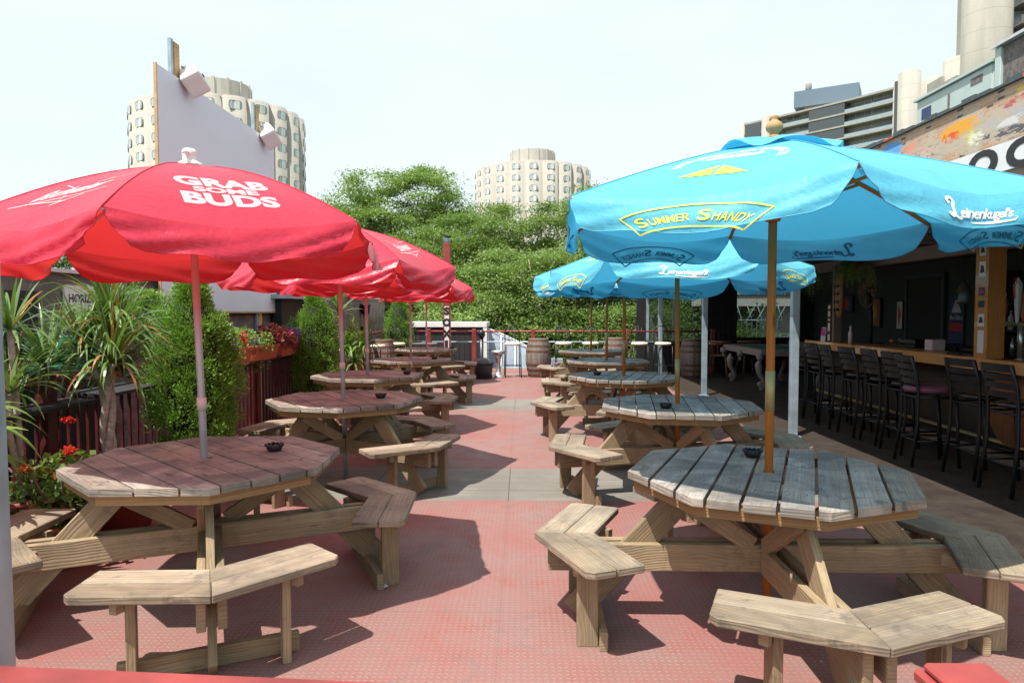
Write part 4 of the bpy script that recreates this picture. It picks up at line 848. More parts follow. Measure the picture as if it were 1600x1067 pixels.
b = B(); b.lathe([(.10, 0), (.13, .02), (.13, .06), (.1, .08)], 12, (0, 0, 2.62)); b.build('clamp_ring', 'galv', t)
# sheds behind the far rail
t = thing('dark_shed', 'black board shed with a white edged flat roof behind the far railing', 'shed', (-2.35, 19.6, 0)); b = B()
for i in range(18): b.box(-1.25 + i * .14, -1.25 + i * .14 + .132, -.02, .02, -4.4, 1.12)
b.build('board_wall', 'black_board', t); b = B(); b.box(-1.35, 1.35, -.1, 2.2, 1.13, 1.26); b.box(1.25, 1.36, -.09, .02, -4.4, 1.129); b.build('roof', 'white_paint', t)
t = thing('tarp_greenhouse', 'pale grey sheeted lean to with white ribs behind the far railing', 'shed', (-.3, 19.8, 0)); b = B(); b.grid(lambda i, j: (-1.1 + i * 2.2, j * 1.2 - .1 * sin(i * 9) * .1, -1.2 + (2.35 - 1.0 * i ** 1.3) * min(1, j * 1.6) + .02 * sin(i * 30)), 26, 10); b.build('sheet', 'grey_tarp', t)
b = B()
for i in (0, .18, .36, .55, .75, 1): b.tube([(-1.1 + i * 2.2, -.03, -1.2), (-1.1 + i * 2.2, .72, -1.2 + (2.35 - 1.0 * i ** 1.3) + .02)], .022, 6)
b.tube([(-1.1 + i / 10 * 2.2, .7, 1.17 - 1.0 * (i / 10) ** 1.3) for i in range(11)], .025, 6); b.build('ribs', 'white_paint', t)
for x0 in (.95,):
    t = thing('low_box', 'low pale grey boxes beyond the railing next to the barrel', 'box', (x0, 19.2, 0)); b = B(); b.box(-.6, .2, -.2, .2, -.4, .25); b.box(-1.5, -.7, -.2, .2, -.4, .0); b.build('rack_body', 'grey_tarp', t)
b = B(); b.box(-.35, .35, -.15, .15, 0, .02); b.box(-.33, -.29, -.13, .13, -.75, -.001); b.box(.29, .33, -.13, .13, -.75, -.001); tag(b.build('side_ledge', 'stave', loc=(-2.45, 16.9, .77)), 'small weathered ledge beside the far thuja column', 'ledge')
for k, z in enumerate((1.98, 1.74)):
    b = B(); b.tube([(-16 + 2 * i, 24, z + .02 * (i - 8) ** 2 * .15 + 1.2 * 0) for i in range(17)], .012, 5); tag(b.build('power_line', 'galv'), ('upper' if k == 0 else 'lower') + ' thin overhead cable crossing in front of the trees', 'cable', 'overhead cables')

b = B(); n = b.pts([(0, 0, .004), (.05, -.06, .004), (.075, -.055, .012), (.02, .01, .02)]); b.face([n, n + 1, n + 2, n + 3], [(0, 0)] * 4); tag(b.build('paper_scrap', 'paper_white', loc=(-.83, 3.86, .001)), 'white paper scrap on the deck by the foot of the nearest left table bench', 'litter')
# ------------------------------------------------------------------ bar building (right)
t = thing('bar_building', 'tan brick bar building with a painted mural above the white sign', 'building', (0, 0, 0))
b = B(); b.box(9.5, 9.75, 1.5, 33, -4.4, 5.98); b.build('brick_wall', 'tan_brick', t)
b = B()
for i in range(70): b.box(9.43, 9.82, 1.5 + i * .45, 1.5 + i * .45 + .44, 5.981, 6.03 + .03 * ((i * 7) % 3), mi=int(i % 11 == 3))
b.build('coping', ['roofing', 'terracotta'], t)
b = B(); b.box(3.12, 9.4, 1.5, 18.4, 2.50, 2.64); b.build('porch_roof', 'roofing', t)
b = B()
for i in range(28): b.box(3.15, 5.3, 1.7 + i * .6, 1.75 + i * .6, 2.38, 2.498)
b.box(3.12, 3.17, 1.5, 18.4, 2.35, 2.4995); b.build('rafter', 'rafter', t)
b = B(); b.box(5.0, 5.14, 1.5, 12.0, 2.22, 2.379); b.build('header_beam', 'rafter', t)
b = B(); b.box(7.6, 7.75, 1.5, 18.1, 0, 2.498); b.box(5.14, 7.6, 1.45, 1.6, 0, 2.499); b.box(5.3, 7.6, 11.9, 12.0, 0, 1.02); b.build('back_wall', 'dark_green', t)
b = B(); b.box(3.10, 3.118, 1.6, 5.55, 2.474, 2.655); sgn_ = b.build('rooftop_sign', 'sign_white'); sgn_.name = 'rooftop_sign'; tag(sgn_, 'long white sign board with big black capitals on the porch edge', 'sign')
lettering('letters', [(ch_, .232, xx_, 0, {'bold': .05, 'stretch': 1.55}) for ch_, xx_ in (('R', -.32), ('O', .04), ('O', .41), ('F', .76), ('T', 1.06), ('O', 1.42), ('P', 1.76))], 'ink', sgn_, (3.0985, 4.72, 2.480), (0, -1, 0), (0, 0, 1), .001)
for i, (y, lab) in enumerate(((8.6, 'nearest of the galvanised porch posts, between the blue umbrella and the bar stools'), (12.8, 'galvanised porch post standing behind the second blue umbrella table'), (16.9, 'farthest galvanised porch post, in front of the arch back stools'))):
    t = thing('porch_post', lab, 'post', (3.42, y, .001), 0, 'galvanised porch posts'); b = B(); b.box(-.045, .045, -.045, -.035, .012, 2.34); b.box(-.045, -.038, -.0345, .04, .012, 2.34); b.box(.038, .045, -.0345, .04, .012, 2.34); b.build('channel', 'galv', t, bev=.002)
    b = B(); b.box(-.08, .08, -.08, .08, 0, .011); b.build('base_plate', 'galv', t)
# bar counter
t = thing('bar_counter', 'long varnished orange wood bar top over dark panelling', 'bar'); b = B()
for j in range(4): b.board((4.74 + .15 * j, 3.2, 1.04), (4.99 + .15 * j, 11.86, 1.04), .149, .06)
b.board((4.655, 3.2, 1.024), (4.905, 11.86, 1.024), .022, .125); b.build('bar_top', 'bar_wood', t, bev=.004)
b = B()
for i in range(24): y0 = 3.3 + i * .35; xx = 4.98 + (y0 - 3.2) * .029; b.board((xx, y0 + .17, .0), (xx, y0 + .17, 1.0), .34, .05, up=(1, 0, 0))
b.build('front_panel', 'dark_panel', t)
b = B(); b.tube([(4.86, 3.2, .22), (5.09, 11.8, .22)], .022, 10); b.build('foot_rail', 'brass', t)
b = B(); b.board((4.9, 3.2, .05), (5.13, 11.8, .05), .05, .10); b.build('kick_board', 'rafter', t)
t = thing('barrel_head', 'round stencilled barrel head fixed under the bar, behind the stools', 'barrel head', (4.93, 6.9, .60)); b = B()
for j in range(6):
    P = [(.0, y, z) for y, z in clip(clip([(.36 * cos(a * pi / 16), .40 * sin(a * pi / 16)) for a in range(32)], 1, 0, -.36 + (j + 1) * .12 - .003), -1, 0, .36 - j * .12)]
    n = b.pts(P + [(.03, p[1], p[2]) for p in P]); m_ = len(P); b.face([n + i for i in range(m_)], [(p[2], p[1]) for p in P], 0, random.random()); b.face([n + m_ + i for i in reversed(range(m_))], [(0, 0)] * m_)
    for i in range(m_): b.face([n + i, n + m_ + i, n + m_ + (i + 1) % m_, n + (i + 1) % m_], [(0, 0)] * 4)
b.build('head_boards', 'post_wood', t)
def make_bar_stool(seatm='black_plastic', wide=0):
    t = thing('bar_stool', '', 'bar stool'); s = .18
    for y in (-s, s):
        b = B(); b.tube([(-s - .05, y * 1.1, 0), (-s, y * 1.02, .45), (-s, y, .74), (-s - .015, y, .92), (-s - .07, y, 1.12)], .0165, 8); b.build('back_leg', 'black_metal', t)
        b = B(); b.tube([(s + .04, y * 1.1, 0), (s, y, .74)], .0165, 8); b.build('front_leg', 'black_metal', t)
    b = B(); q = s * 1.06
    for p, r_ in (((-q, -q), (q, -q)), ((q, -q), (q, q)), ((q, q), (-q, q)), ((-q, q), (-q, -q))): b.tube([(*p, .26), (*r_, .26)], .011, 6)
    b.build('footrest', 'black_metal', t); b = B(); b.tube([(-s, -s, .70), (s, -s, .70), (s, s, .70), (-s, s, .70), (-s, -s, .70)], .012, 6); b.build('seat_frame', 'black_metal', t)
    b = B()
    if wide: b.lathe([(.20, 0), (.235, .02), (.23, .05), (.17, .075), (.001, .082)], 26, (0, 0, .742))
    else: b.lathe([(.17, 0), (.205, .015), (.205, .035), (.17, .05), (.001, .052)], 26, (0, 0, .742))
    b.build('seat', seatm, t)
    b = B()
    for z, x, w_ in ((.86, -s - .005, .052), (.935, -s - .022, .052), (1.01, -s - .043, .052), (1.09, -s - .063, .07)):
        b.grid(lambda i, j: (x - .018 * sin(i * pi) + .004, -s + 2 * s * i, z - w_ / 2 + w_ * j), 8, 1); b.grid(lambda i, j: (x - .018 * sin(i * pi) - .010, s - 2 * s * i, z - w_ / 2 + w_ * j), 8, 1)
        b.grid(lambda i, j: (x - .018 * sin(i * pi) + .004 - .014 * j, s - 2 * s * i, z + w_ / 2), 8, 1)
    b.build('ladder_back', 'black_metal', t); return t
s1 = make_bar_stool(); s2 = make_bar_stool('purple', 1)
for i, (x, y, rz, lab) in enumerate(((4.33, 5.92, .03, 'nearest black ladder back bar stool, at the right edge of the picture'), (4.40, 6.55, .12, 'second bar stool from the right, in front of the round barrel head'), (4.20, 7.08, -.1, 'bar stool with a wide purple cushion, standing out from the bar'),
     (4.36, 7.66, .05, 'bar stool just left of the one with the purple cushion'), (4.38, 8.18, -.04, 'fifth bar stool from the right, slats against the orange bar edge'), (4.36, 8.72, .04, 'sixth bar stool from the right along the bar'), (4.35, 9.3, -.05, 'third bar stool from the far end of the bar'),
     (4.38, 9.85, .06, 'second bar stool from the far end of the bar'), (4.36, 10.35, .15, 'farthest bar stool, overlapping the corner of the pool table'))):
    o = s1 if i == 0 else (s2 if i == 2 else dup(s1)); o.location = (x, y, .001); o.rotation_euler.z = rz; o['label'] = 'black ladder back ' + lab if False else lab; o['group'] = 'black ladder back bar stools'
# columns on the bar
t = thing('stickered_column', 'brown wooden column on the bar with white and coloured stickers', 'column', (4.94, 7.28, 1.075)); b = B(); b.board((0, 0, 0), (0, 0, 1.22), .20, .19, up=(1, 0, 0)); b.build('column_shaft', 'bar_wood', t, bev=.004)
for i, (z, h_, m_, lab) in enumerate(((.06, .24, 'paper_white', 'plain white strip sticker'), (.34, .13, 'paper_white', 'grey crest sticker'), (.54, .07, 'ink', 'dark banner sticker'), (.66, .09, 'navy_ink', 'blue and red emblem sticker'), (.86, .16, 'white_ink', 'white shield sticker'), (1.08, .12, 'paper_white', 'white badge sticker'))):
    b = B(); n = b.pts([(-.0965, -.06 + .1, z), (-.0965, -.06, z), (-.0965, -.06, z + h_), (-.0965, .04, z + h_)]); b.face([n, n + 1, n + 2, n + 3], [(0, 0)] * 4); b.build('sticker', m_, t, label=lab)
    b = B(); n = b.pts([(-.0975, .025, z + h_ * .25), (-.0975, -.045, z + h_ * .3), (-.0975, -.03, z + h_ * .7), (-.0975, .01, z + h_ * .8)]); b.face([n, n + 1, n + 2, n + 3], [(0, 0)] * 4)
    if i in (1, 3, 4, 5): b.build('sticker_print', 'red_ink' if i == 3 else 'ink', t)
t = thing('far_bar_column', 'slim column on the far part of the bar with red and black stickers', 'column', (5.02, 10.95, 1.075)); b = B(); b.board((0, 0, 0), (0, 0, 1.22), .07, .12, up=(1, 0, 0)); b.build('column_shaft', 'rafter', t); b = B(); b.box(-.075, -.061, .045, .16, 0, .62); b.build('sticker_strip', 'dark_red', t)
b = B()
for i, (z, h_) in enumerate(((.03, .10), (.18, .13), (.35, .03), (.42, .08), (.54, .05))): n = b.pts([(-.0765, .14, z), (-.0765, .065, z), (-.0765, .065, z + h_), (-.0765, .14, z + h_)]); b.face([n, n + 1, n + 2, n + 3], [(0, 0)] * 4)
b.build('sticker_prints', 'paper_white', t)
t = thing('carved_mask', 'long carved brown wooden tiki mask hanging under the ferns', 'mask', (4.9, 10.6, 1.72)); b = B(); b.lathe([(.001, -.26), (.06, -.22), (.10, -.1), (.11, .05), (.10, .3), (.08, .45), (.001, .5)], 14); o = b.build('mask_body', 'carved', t); o.scale = (.55, 1, 1)
b = B()
for z in (-.12, .0, .12, .24):
    for y in (-.045, .045): b.lathe([(.02, -.02), (.022, 0), (.02, .02)], 8, (-.052, y, z))
b.build('carved_holes', 'dark', t)
for i, (x, y, z, r, lab) in enumerate(((4.6, 11.3, 2.25, .50, 'hanging fern at the bar corner left of the carved mask'), (4.75, 9.9, 2.28, .42, 'hanging fern draped in front of the round fan'))):
    t = thing('hanging_fern', lab, 'hanging plant', (x, y, z), 0, 'hanging ferns'); rg = np.random.default_rng(300 + i); Q = []
    for f in range(58):
        az = rg.random() * 6.28; l = r * rg.uniform(.8, 1.6); p = np.array([0, 0, 0.]); d = np.array([cos(az), sin(az), rg.uniform(0, .7)]); d /= np.linalg.norm(d)
        for s in range(16):
            sd = np.cross(d, (0, 0, 1)); sd /= np.linalg.norm(sd) + 1e-9; w_ = .055 * (1 - (s / 16) ** 2) + .008
            for sg_ in (-1, 1): e = p + sd * sg_ * w_ + d * .012; Q.append((p, p + d * .013, e + d * .006, e - np.array([0, 0, .008])))
            p = p + d * l / 16; d = d + np.array([0, 0, -.22]); d /= np.linalg.norm(d)
    quads('fronds', np.array(Q), 'fern', t); b = B(); b.lathe([(.06, -.12), (.12, 0), (.12, .02)], 16); b.tube([(0, 0, 0), (0, 0, 2.6 - z)], .004, 4); b.build('basket', 'wicker', t)
t = thing('wall_fan', 'round caged pedestal fan behind the far part of the bar', 'fan', (5.9, 11.77, 1.93)); b = B()
for k in range(28): a = k * pi / 14; b.tube([(-.08, .03 * cos(a), .03 * sin(a)), (-.05, .2 * cos(a), .2 * sin(a)), (0, .28 * cos(a), .28 * sin(a))], .0035, 4, caps=False)
b.tube([(0, .285 * cos(a * pi / 16), .285 * sin(a * pi / 16)) for a in range(33)], .012, 6, caps=False); b.build('cage', 'wicker', t)
b = B()
for k in range(4): a = k * pi / 2 + .3; b.grid(lambda i, j: (-.02 + .05 * j, (.04 + .2 * i) * cos(a + (j - .5) * .9), (.04 + .2 * i) * sin(a + (j - .5) * .9)), 4, 4)
b.build('blades', 'louver', t); b = B(); b.tube([(.06, 0, 0), (.08, 0, -.5), (.08, 0, -1.75)], .03, 8); b.lathe([(.07, -.05), (.08, 0), (.07, .05)], 12, (.06, 0, 0)); b.build('stand', 'black_metal', t)
# back bar
t = thing('back_bar', 'dark shelving with rows of bottles behind the bar', 'shelf', (7.3, 8.1, 0)); b = B()
for z in (.9, 1.3, 1.7): b.box(-.15, .28, -2.6, 2.4, z - .03, z)
for y in (-2.6, -.9, .8, 2.4): b.box(-.16, .28, y - .02, y + .02, 0, 2.2)
b.build('shelf_frame', 'dark_panel', t)
bt = [(.001, 0), (.035, 0), (.036, .15), (.033, .19), (.013, .23), (.013, .29), (.001, .29)]; bm_ = ['bottle_glass', 'amber', 'navy_ink', 'paper_white', 'red_ink', 'dark_green', 'steel']
protosb = []
ORD = ('first', 'second', 'third', 'fourth', 'fifth')
for i in range(15):
    mt = bm_[(i * 5) % 7]; b = B()
    if i < 7: b.lathe(bt, 12); o = b.build('bottle', mt); protosb.append(o)
    else: o = protosb[i % 7].copy(); C.objects.link(o)
    o.location = (7.22 + .06 * (i % 3), 9.1 + (i % 5) * .27 + .03 * (i % 3), (.901, 1.301, 1.701)[i // 5]); tag(o, ('dark green', 'navy', 'red', 'amber', 'white', 'dark painted', 'silver')[[0, 2, 4, 1, 3, 5, 6][((i % 7) * 5) % 7]] + ' spirit bottle, ' + ORD[4 - i % 5] + ' from the far end of the ' + ('lowest', 'middle', 'topmost')[i // 5] + ' back bar shelf', 'bottle', 'bottles on the back bar')
t = thing('poster_board', 'dim beer poster with pale capitals and a red band on the back wall', 'poster', (7.57, 12.0, 1.35)); b = B(); b.box(0, .02, -.2, .2, -.35, .5); b.build('poster_sheet', 'navy_ink', t)
lettering('lettering', [('Blue Ribbon', .12, 0, .08, {'bold': .02, 'stretch': .6})], 'paper_white', t, (-.0, 0, 0), (0, -1, 0), (0, 0, 1), .002)
b = B(); b.box(-.004, -.001, -.18, .18, -.12, .02); b.build('red_band', 'red_ink', t); b = B(); n = b.pts([(-.002, .14, .2), (-.002, -.14, .2), (-.002, -.02, .42), (-.002, .03, .42)]); b.face([n, n + 1, n + 2, n + 3], [(0, 0)] * 4); b.build('crest', 'paper_white', t)
t = thing('hanging_lantern', 'small tin lantern with a lit pane hanging above the poster', 'lantern', (6.5, 10.15, 1.85)); b = B(); b.lathe([(.10, .0), (.09, .03), (.05, .12), (.01, .16)], 12); b.build('hood', 'wicker', t); b = B(); b.lathe([(.09, -.16), (.10, -.14)], 12); b.build('base_rim', 'wicker', t); b = B(); b.tube([(0, 0, .15), (0, 0, .64)], .004, 4); b.build('cord', 'black_plastic', t); b = B(); b.lathe([(.075, -.14), (.075, 0)], 8); b.build('pane', 'glass_blue', t)
t = thing('kitchen_doorway', 'black doorway with a grey frame in the back wall', 'door', (7.58, 12.95, 0)); b = B(); b.box(-.02, .01, -.55, .55, 0, 2.2); b.build('opening', 'dark', t); b = B(); b.box(-.04, .01, -.62, -.551, 0, 2.27); b.box(-.04, .01, .551, .62, 0, 2.27); b.box(-.04, .01, -.55, .55, 2.201, 2.27); b.build('frame', 'roofing', t)
t = thing('napkin_holder', 'pinkish napkin box standing on the bar before the doorway', 'napkin holder', (5.35, 8.9, 1.0705)); b = B(); b.box(-.09, .09, -.08, .08, 0, .14); b.build('holder', 'pink_plastic', t, bev=.01)
t = thing('menu_card', 'small upright menu card with magenta print at the far end of the bar', 'menu', (5.0, 11.35, 1.0705)); b = B(); b.board((-.02, 0, 0), (0, 0, .24), .17, .004, up=(1, 0, 0)); b.build('card', 'paper_white', t); b = B(); b.board((-.021, 0, .10), (-.0065, 0, .23), .15, .003, up=(1, 0, 0)); b.build('print', 'magenta_print', t)
t = thing('squeeze_bottle', 'pale bottle with a spout standing on the bar beside the slim column', 'bottle', (5.05, 10.55, 1.0705)); b = B(); b.lathe([(.03, 0), (.032, .17), (.02, .2), (.012, .21), (.016, .26), (.008, .29)], 14); b.build('bottle_body', 'pink_plastic', t)
t = thing('condiment_tray', 'black plastic service tray with small tubs on the bar', 'tray', (5.5, 9.7, 1.0705)); b = B(); b.box(-.18, .18, -.4, .4, 0, .05); b.box(-.12, .05, -.3, .1, .05, .12); b.build('tray', 'black_plastic', t, bev=.008); b = B(); b.lathe([(.03, 0), (.035, .06)], 12, (0, .25, .05)); b.build('tub', 'paper_white', t); b = B(); b.lathe([(.03, 0), (.03, .05)], 12, (-.1, .32, .05)); b.build('tub', 'amber', t)
for i, (y, x, lab) in enumerate(((7.75, 5.15, 'coiled black hose and mats heaped on the bar behind the stools'),)):
    t = thing('bar_mat', 'rolled black rubber bar mats lying on the bar', 'bar mat', (x, y, 1.0705)); b = B(); b.box(-.1, .12, -.5, .4, 0, .03); b.tube([(0, -.4, .06), (0, .3, .06)], .035, 10); b.build('mat', 'black_plastic', t, bev=.005)
# beer tower and handles
t = thing('beer_tower', 'chrome and brass beer tower on the bar at the right edge', 'beer tap', (5.20, 7.18, 1.0705)); b = B(); b.tube([(0, 0, 0), (0, 0, .40)], .032, 18); b.tube([(0, .28, 0), (0, .28, .40)], .012, 10); b.lathe([(.055, 0), (.055, .01)], 18); b.build('column', 'steel', t)
b = B(); b.tube([(0, .38, .37), (0, -.75, .37)], .026, 14); b.build('cross_pipe', 'brass', t)
for i, (y, kind) in enumerate(((.19, 0), (.02, 1), (-.07, 2), (-.16, 3), (-.34, 1))):
    b = B()
    if kind == 0: b.lathe([(.010, .40), (.018, .5), (.022, .62), (.016, .66)], 12, (-.03, y, 0)); mt = 'carved'
    elif kind == 1: b.lathe([(.012, .38), (.02, .42), (.042, .72), (.044, .78), (.02, .83), (.001, .86)], 6, (-.03, y, 0), sm=False); mt = 'sign_white'
    elif kind == 2: b.lathe([(.008, .38), (.025, .45), (.02, .7)], 12, (-.03, y, 0)); mt = 'carved'
    else: b.lathe([(.01, .38), (.05, .5), (.058, .65), (.03, .8), (.04, .86), (.001, .9)], 16, (-.03, y, 0)); mt = 'plywood'
    h = b.build('tap_handle', mt, t)
    if kind == 1 and i == 1: lettering('brand_letters', [('Coors', .085, 0, 0, {'bold': .03, 'shear': .2})], 'red_ink', h, (-.069, y + .018, .75), (0, 0, -1), (0, -1, 0), .003)
    if kind == 0: b = B(); b.lathe([(.001, 0), (.036, .0), (.036, .012), (.001, .012)], 16); o = b.build('badge', 'paper_white', h); o.location = (-.05, y, .68); o.rotation_euler = (0, R(-90), 0)
# pool table
t = thing('pool_table', 'ornate pinkish grey pool table with green felt and scrolled legs', 'pool table', (4.66, 13.3, 0)); W_, Lg = 1.35, 2.45
b = B(); b.box(.12, W_ - .12, .12, Lg - .12, .775, .812); b.build('felt', 'felt', t)
b = B()
for x0, x1, y0, y1 in ((0, W_, 0, .12), (0, W_, Lg - .12, Lg), (0, .12, .121, Lg - .121), (W_ - .12, W_, .121, Lg - .121)): b.box(x0, x1, y0, y1, .76, .825)
b.box(-.01, W_ + .01, -.012, -.001, .70, .82); b.box(-.012, -.001, -.01, Lg + .01, .70, .82); b.build('rail', 'pool_body', t, bev=.01)
b = B()
def side(p0, p1):
    n = 14
    for s in (0, 1):
        ids = []
        for i in range(n + 1):
            f = i / n; x, y = p0[0] + (p1[0] - p0[0]) * f, p0[1] + (p1[1] - p0[1]) * f; zz = .52 + .13 * sin(pi * f)
            ids.append(b.pts([(x, y, .76), (x, y, zz)]))
        for a, c in zip(ids, ids[1:]): b.face([a, a + 1, c + 1, c] if s == 0 else [c, c + 1, a + 1, a], [(0, 0)] * 4)
side((.06, .06), (.06, Lg - .06)); side((W_ - .06, .06), (.06, .06)); side((W_ - .06, Lg - .06), (W_ - .06, .06)); side((.06, Lg - .06), (W_ - .06, Lg - .06)); b.build('apron', 'pool_body', t)
for x, y, sx in ((.16, .28, -1), (W_ - .16, .28, 1), (.16, Lg - .28, -1), (W_ - .16, Lg - .28, 1)):
    b = B(); P = [(x + sx * .02, y, .62), (x + sx * .11, y, .50), (x + sx * .10, y, .36), (x + sx * .02, y, .22), (x - sx * .01, y, .12), (x + sx * .05, y, .06), (x + sx * .04, y, 0)]; b.tube(P, [.085, .08, .06, .045, .05, .055, .05], 12); b.tube([(x + sx * .06, y - .05, .12), (x + sx * .06, y + .05, .12)], .065, 12); b.build('leg', 'pool_body', t)
for x, y in ((0, .03), (0, Lg / 2), (0, Lg - .03), (W_, .03)):
    b = B(); b.lathe([(.045, .62), (.07, .66), (.075, .75)], 10, (x - .03, y - .03, 0))
    b.tube([(x - .03, y - .03, .63), (x - .03, y - .03, .54)], .03, 8); b.build('pocket', 'pool_body', t)
def make_chair():
    t = thing('captain_chair', '', 'chair'); b = B(); b.lathe([(.2, 0), (.22, .02), (.2, .035), (.001, .03)], 20, (0, 0, .44)); b.build('seat', 'carved', t)
    for x, y in ((-.17, -.15), (.17, -.15), (.17, .15), (-.17, .15)): b = B(); b.tube([(x * 1.15, y * 1.15, 0), (x * .85, y * .85, .45)], .018, 8); b.build('leg', 'carved', t)
    b = B(); A_ = [(.24 * cos(a), .20 * sin(a), .74) for a in [pi * .02 + i * pi * .96 / 12 for i in range(13)]]; b.tube(A_, [.018] * 4 + [.028] * 5 + [.018] * 4, 8)
    for i in range(0, 13, 2): b.tube([(A_[i][0] * .8, A_[i][1] * .8, .46), A_[i]], .009, 6)
    b.build('backrest', 'carved', t); return t
c0 = make_chair()
for i, (x, y, rz) in enumerate(((4.75, 16.4, 2.6), (5.5, 16.6, 3.3))):
    o = c0 if i == 0 else dup(c0); o.location = (x, y, .001); o.rotation_euler.z = rz; o.scale = (1.2, 1.2, 1.15); o['label'] = ('left', 'right')[i] + ' one of the two wooden captain chairs behind the pool table'; o['group'] = 'captain chairs'
# end wall of the porch with its glazing
t = thing('end_partition', 'black slatted partition at the far end of the porch with two openings', 'wall', (0, 17.9, 0)); b = B()
def slats(x0, x1, z0, z1, w_=.13):
    n = max(1, int((x1 - x0) / w_)); d = (x1 - x0) / n
    for i in range(n): b.box(x0 + i * d, x0 + (i + 1) * d - .006, -.03, .0 + .01 * (i % 2), z0, z1)
slats(3.0, 3.25, 0, 2.36); slats(3.25, 4.78, 0, .82); slats(4.78, 5.55, 0, 2.36); slats(5.55, 7.3, 0, .86); slats(5.55, 7.3, 2.28, 2.36); slats(7.3, 7.6, 0, 2.36); slats(3.25, 4.78, 2.25, 2.36); b.build('slats', 'dark', t)
b = B(); b.box(3.25, 3.32, -.06, .03, .82, 2.25); b.box(4.70, 4.78, -.06, .03, .82, 2.25); b.box(3.95, 3.99, -.05, .02, .82, 2.25); b.build('glazing_bar', 'galv', t)
b = B(); b.box(3.32, 4.70, -.012, -.006, .82, 2.25); b.build('glass_pane', 'glass', t)
b = B(); b.box(5.55, 5.60, -.06, .03, .86, 2.28); b.box(7.25, 7.3, -.06, .03, .86, 2.28); b.box(5.60, 7.25, -.06, .03, 2.23, 2.28); b.box(5.60, 7.25, -.06, .03, .86, .90); b.build('window_frame', 'dark', t)
b = B(); b.box(5.60, 7.25, -.012, -.006, .90, 2.23); b.build('glass_pane', 'glass', t)
t = thing('neighbour_canopy', 'beige canopy with a lettered dark banner seen through the end window', 'canopy', (0, 22.5, 0)); b = B(); b.box(5.6, 9.4, 0, 2.2, 1.95, 2.30); b.box(5.6, 9.4, .0, .1, 1.75, 1.9495); b.build('fascia', 'paper_white', t); b = B(); b.box(6.7, 8.8, -.03, -.001, 2.08, 2.32); b.build('banner', 'roofing', t)
lettering('letters', [('ROOFTOP DECK', .23, 0, 0, {'bold': .02, 'shear': .3})], 'white_ink', t, (7.75, -.0305, 2.13), (1, 0, 0), (0, 0, 1), .002)
b = B(); b.box(7.9, 9.4, .3, .4, -4.4, 1.949); b.build('side_wall', 'galv', t)
t = thing('white_iron_gate', 'pale iron grille with bent bars behind the end window', 'fence', (7.0, 21.8, 0)); b = B()
for i in range(9): x = i * .16; b.tube([(x, 0, -.5), (x, 0, 1.3), (x + (.25 if i % 2 else -.15), 0, 1.75)], .012, 5)
b.tube([(-.1, 0, 1.3), (1.4, 0, 1.3)], .015, 5); b.tube([(-.1, 0, .6), (1.4, 0, .6)], .015, 5); b.build('bars', 'galv', t)
# roof plant
b = B(); b.box(-.5, .5, -.95, .85, 0, .85); t = thing('air_handler', 'long pale green air conditioning unit on the bar roof', 'air conditioner', (12.70, 19.27, 6.19)); t.scale = (K_, K_, K_); b.v = []; b.__init__(); b.box(-.5, .5, -.95, .85, 0, .88); b.build('casing', 'hvac', t, bev=.02)
b = B(); b.box(-.54, .54, -.99, .89, .881, .915); b.build('lid', 'hvac', t); b = B(); b.box(-.506, -.501, .45, .7, .55, .72); b.build('maker_plate', 'navy_ink', t); b = B(); b.box(-.506, -.501, -.75, -.5, .70, .80); b.box(-.51, -.501, -.02, .02, .5, .75); b.box(-.52, -.501, -.35, -.2, .1, .45); b.build('access_hatch', 'louver', t)
b = B(); b.box(9.76, 17, 1.5, 33, -4.4, 6.18); tag(b.build('upper_storey', 'roofing'), 'dark roof mass behind the mural parapet', 'roof')
t = thing('louvered_cooler', 'taller roof unit with brown louvres and pale green corner frames', 'air conditioner', (12.70, 15.99, 6.19)); t.scale = (K_, K_, K_); b = B(); b.box(-.48, .48, -1.1, .72, 0, 1.02); b.build('louvre_panels', 'louver', t)
for y in (.725, -.10, -1.15): b = B(); b.box(-.52, -.44, y - .06, y + .06, 0, 1.03); b.build('corner_frame', 'hvac', t, bev=.01)
b = B(); b.box(-.56, .56, -1.25, .82, 1.035, 1.075); b.build('lid', 'mortar_white', t)
b = B(); b.tube([(0, 0, 0), (0, 0, .55)], .03, 8); b.tube([(0, 0, .50), (0, 0, .58)], .05, 8); tag(b.build('vent_pipe', 'galv', loc=(9.6, 15.8, 5.6)), 'thin roof vent pipe left of the long air conditioning unit', 'pipe'); b = B()
bpy.data.objects['vent_pipe'].location = (12.6, 21.5, 6.19); bpy.data.objects['vent_pipe'].scale = (1.8, 1.8, 3.4)

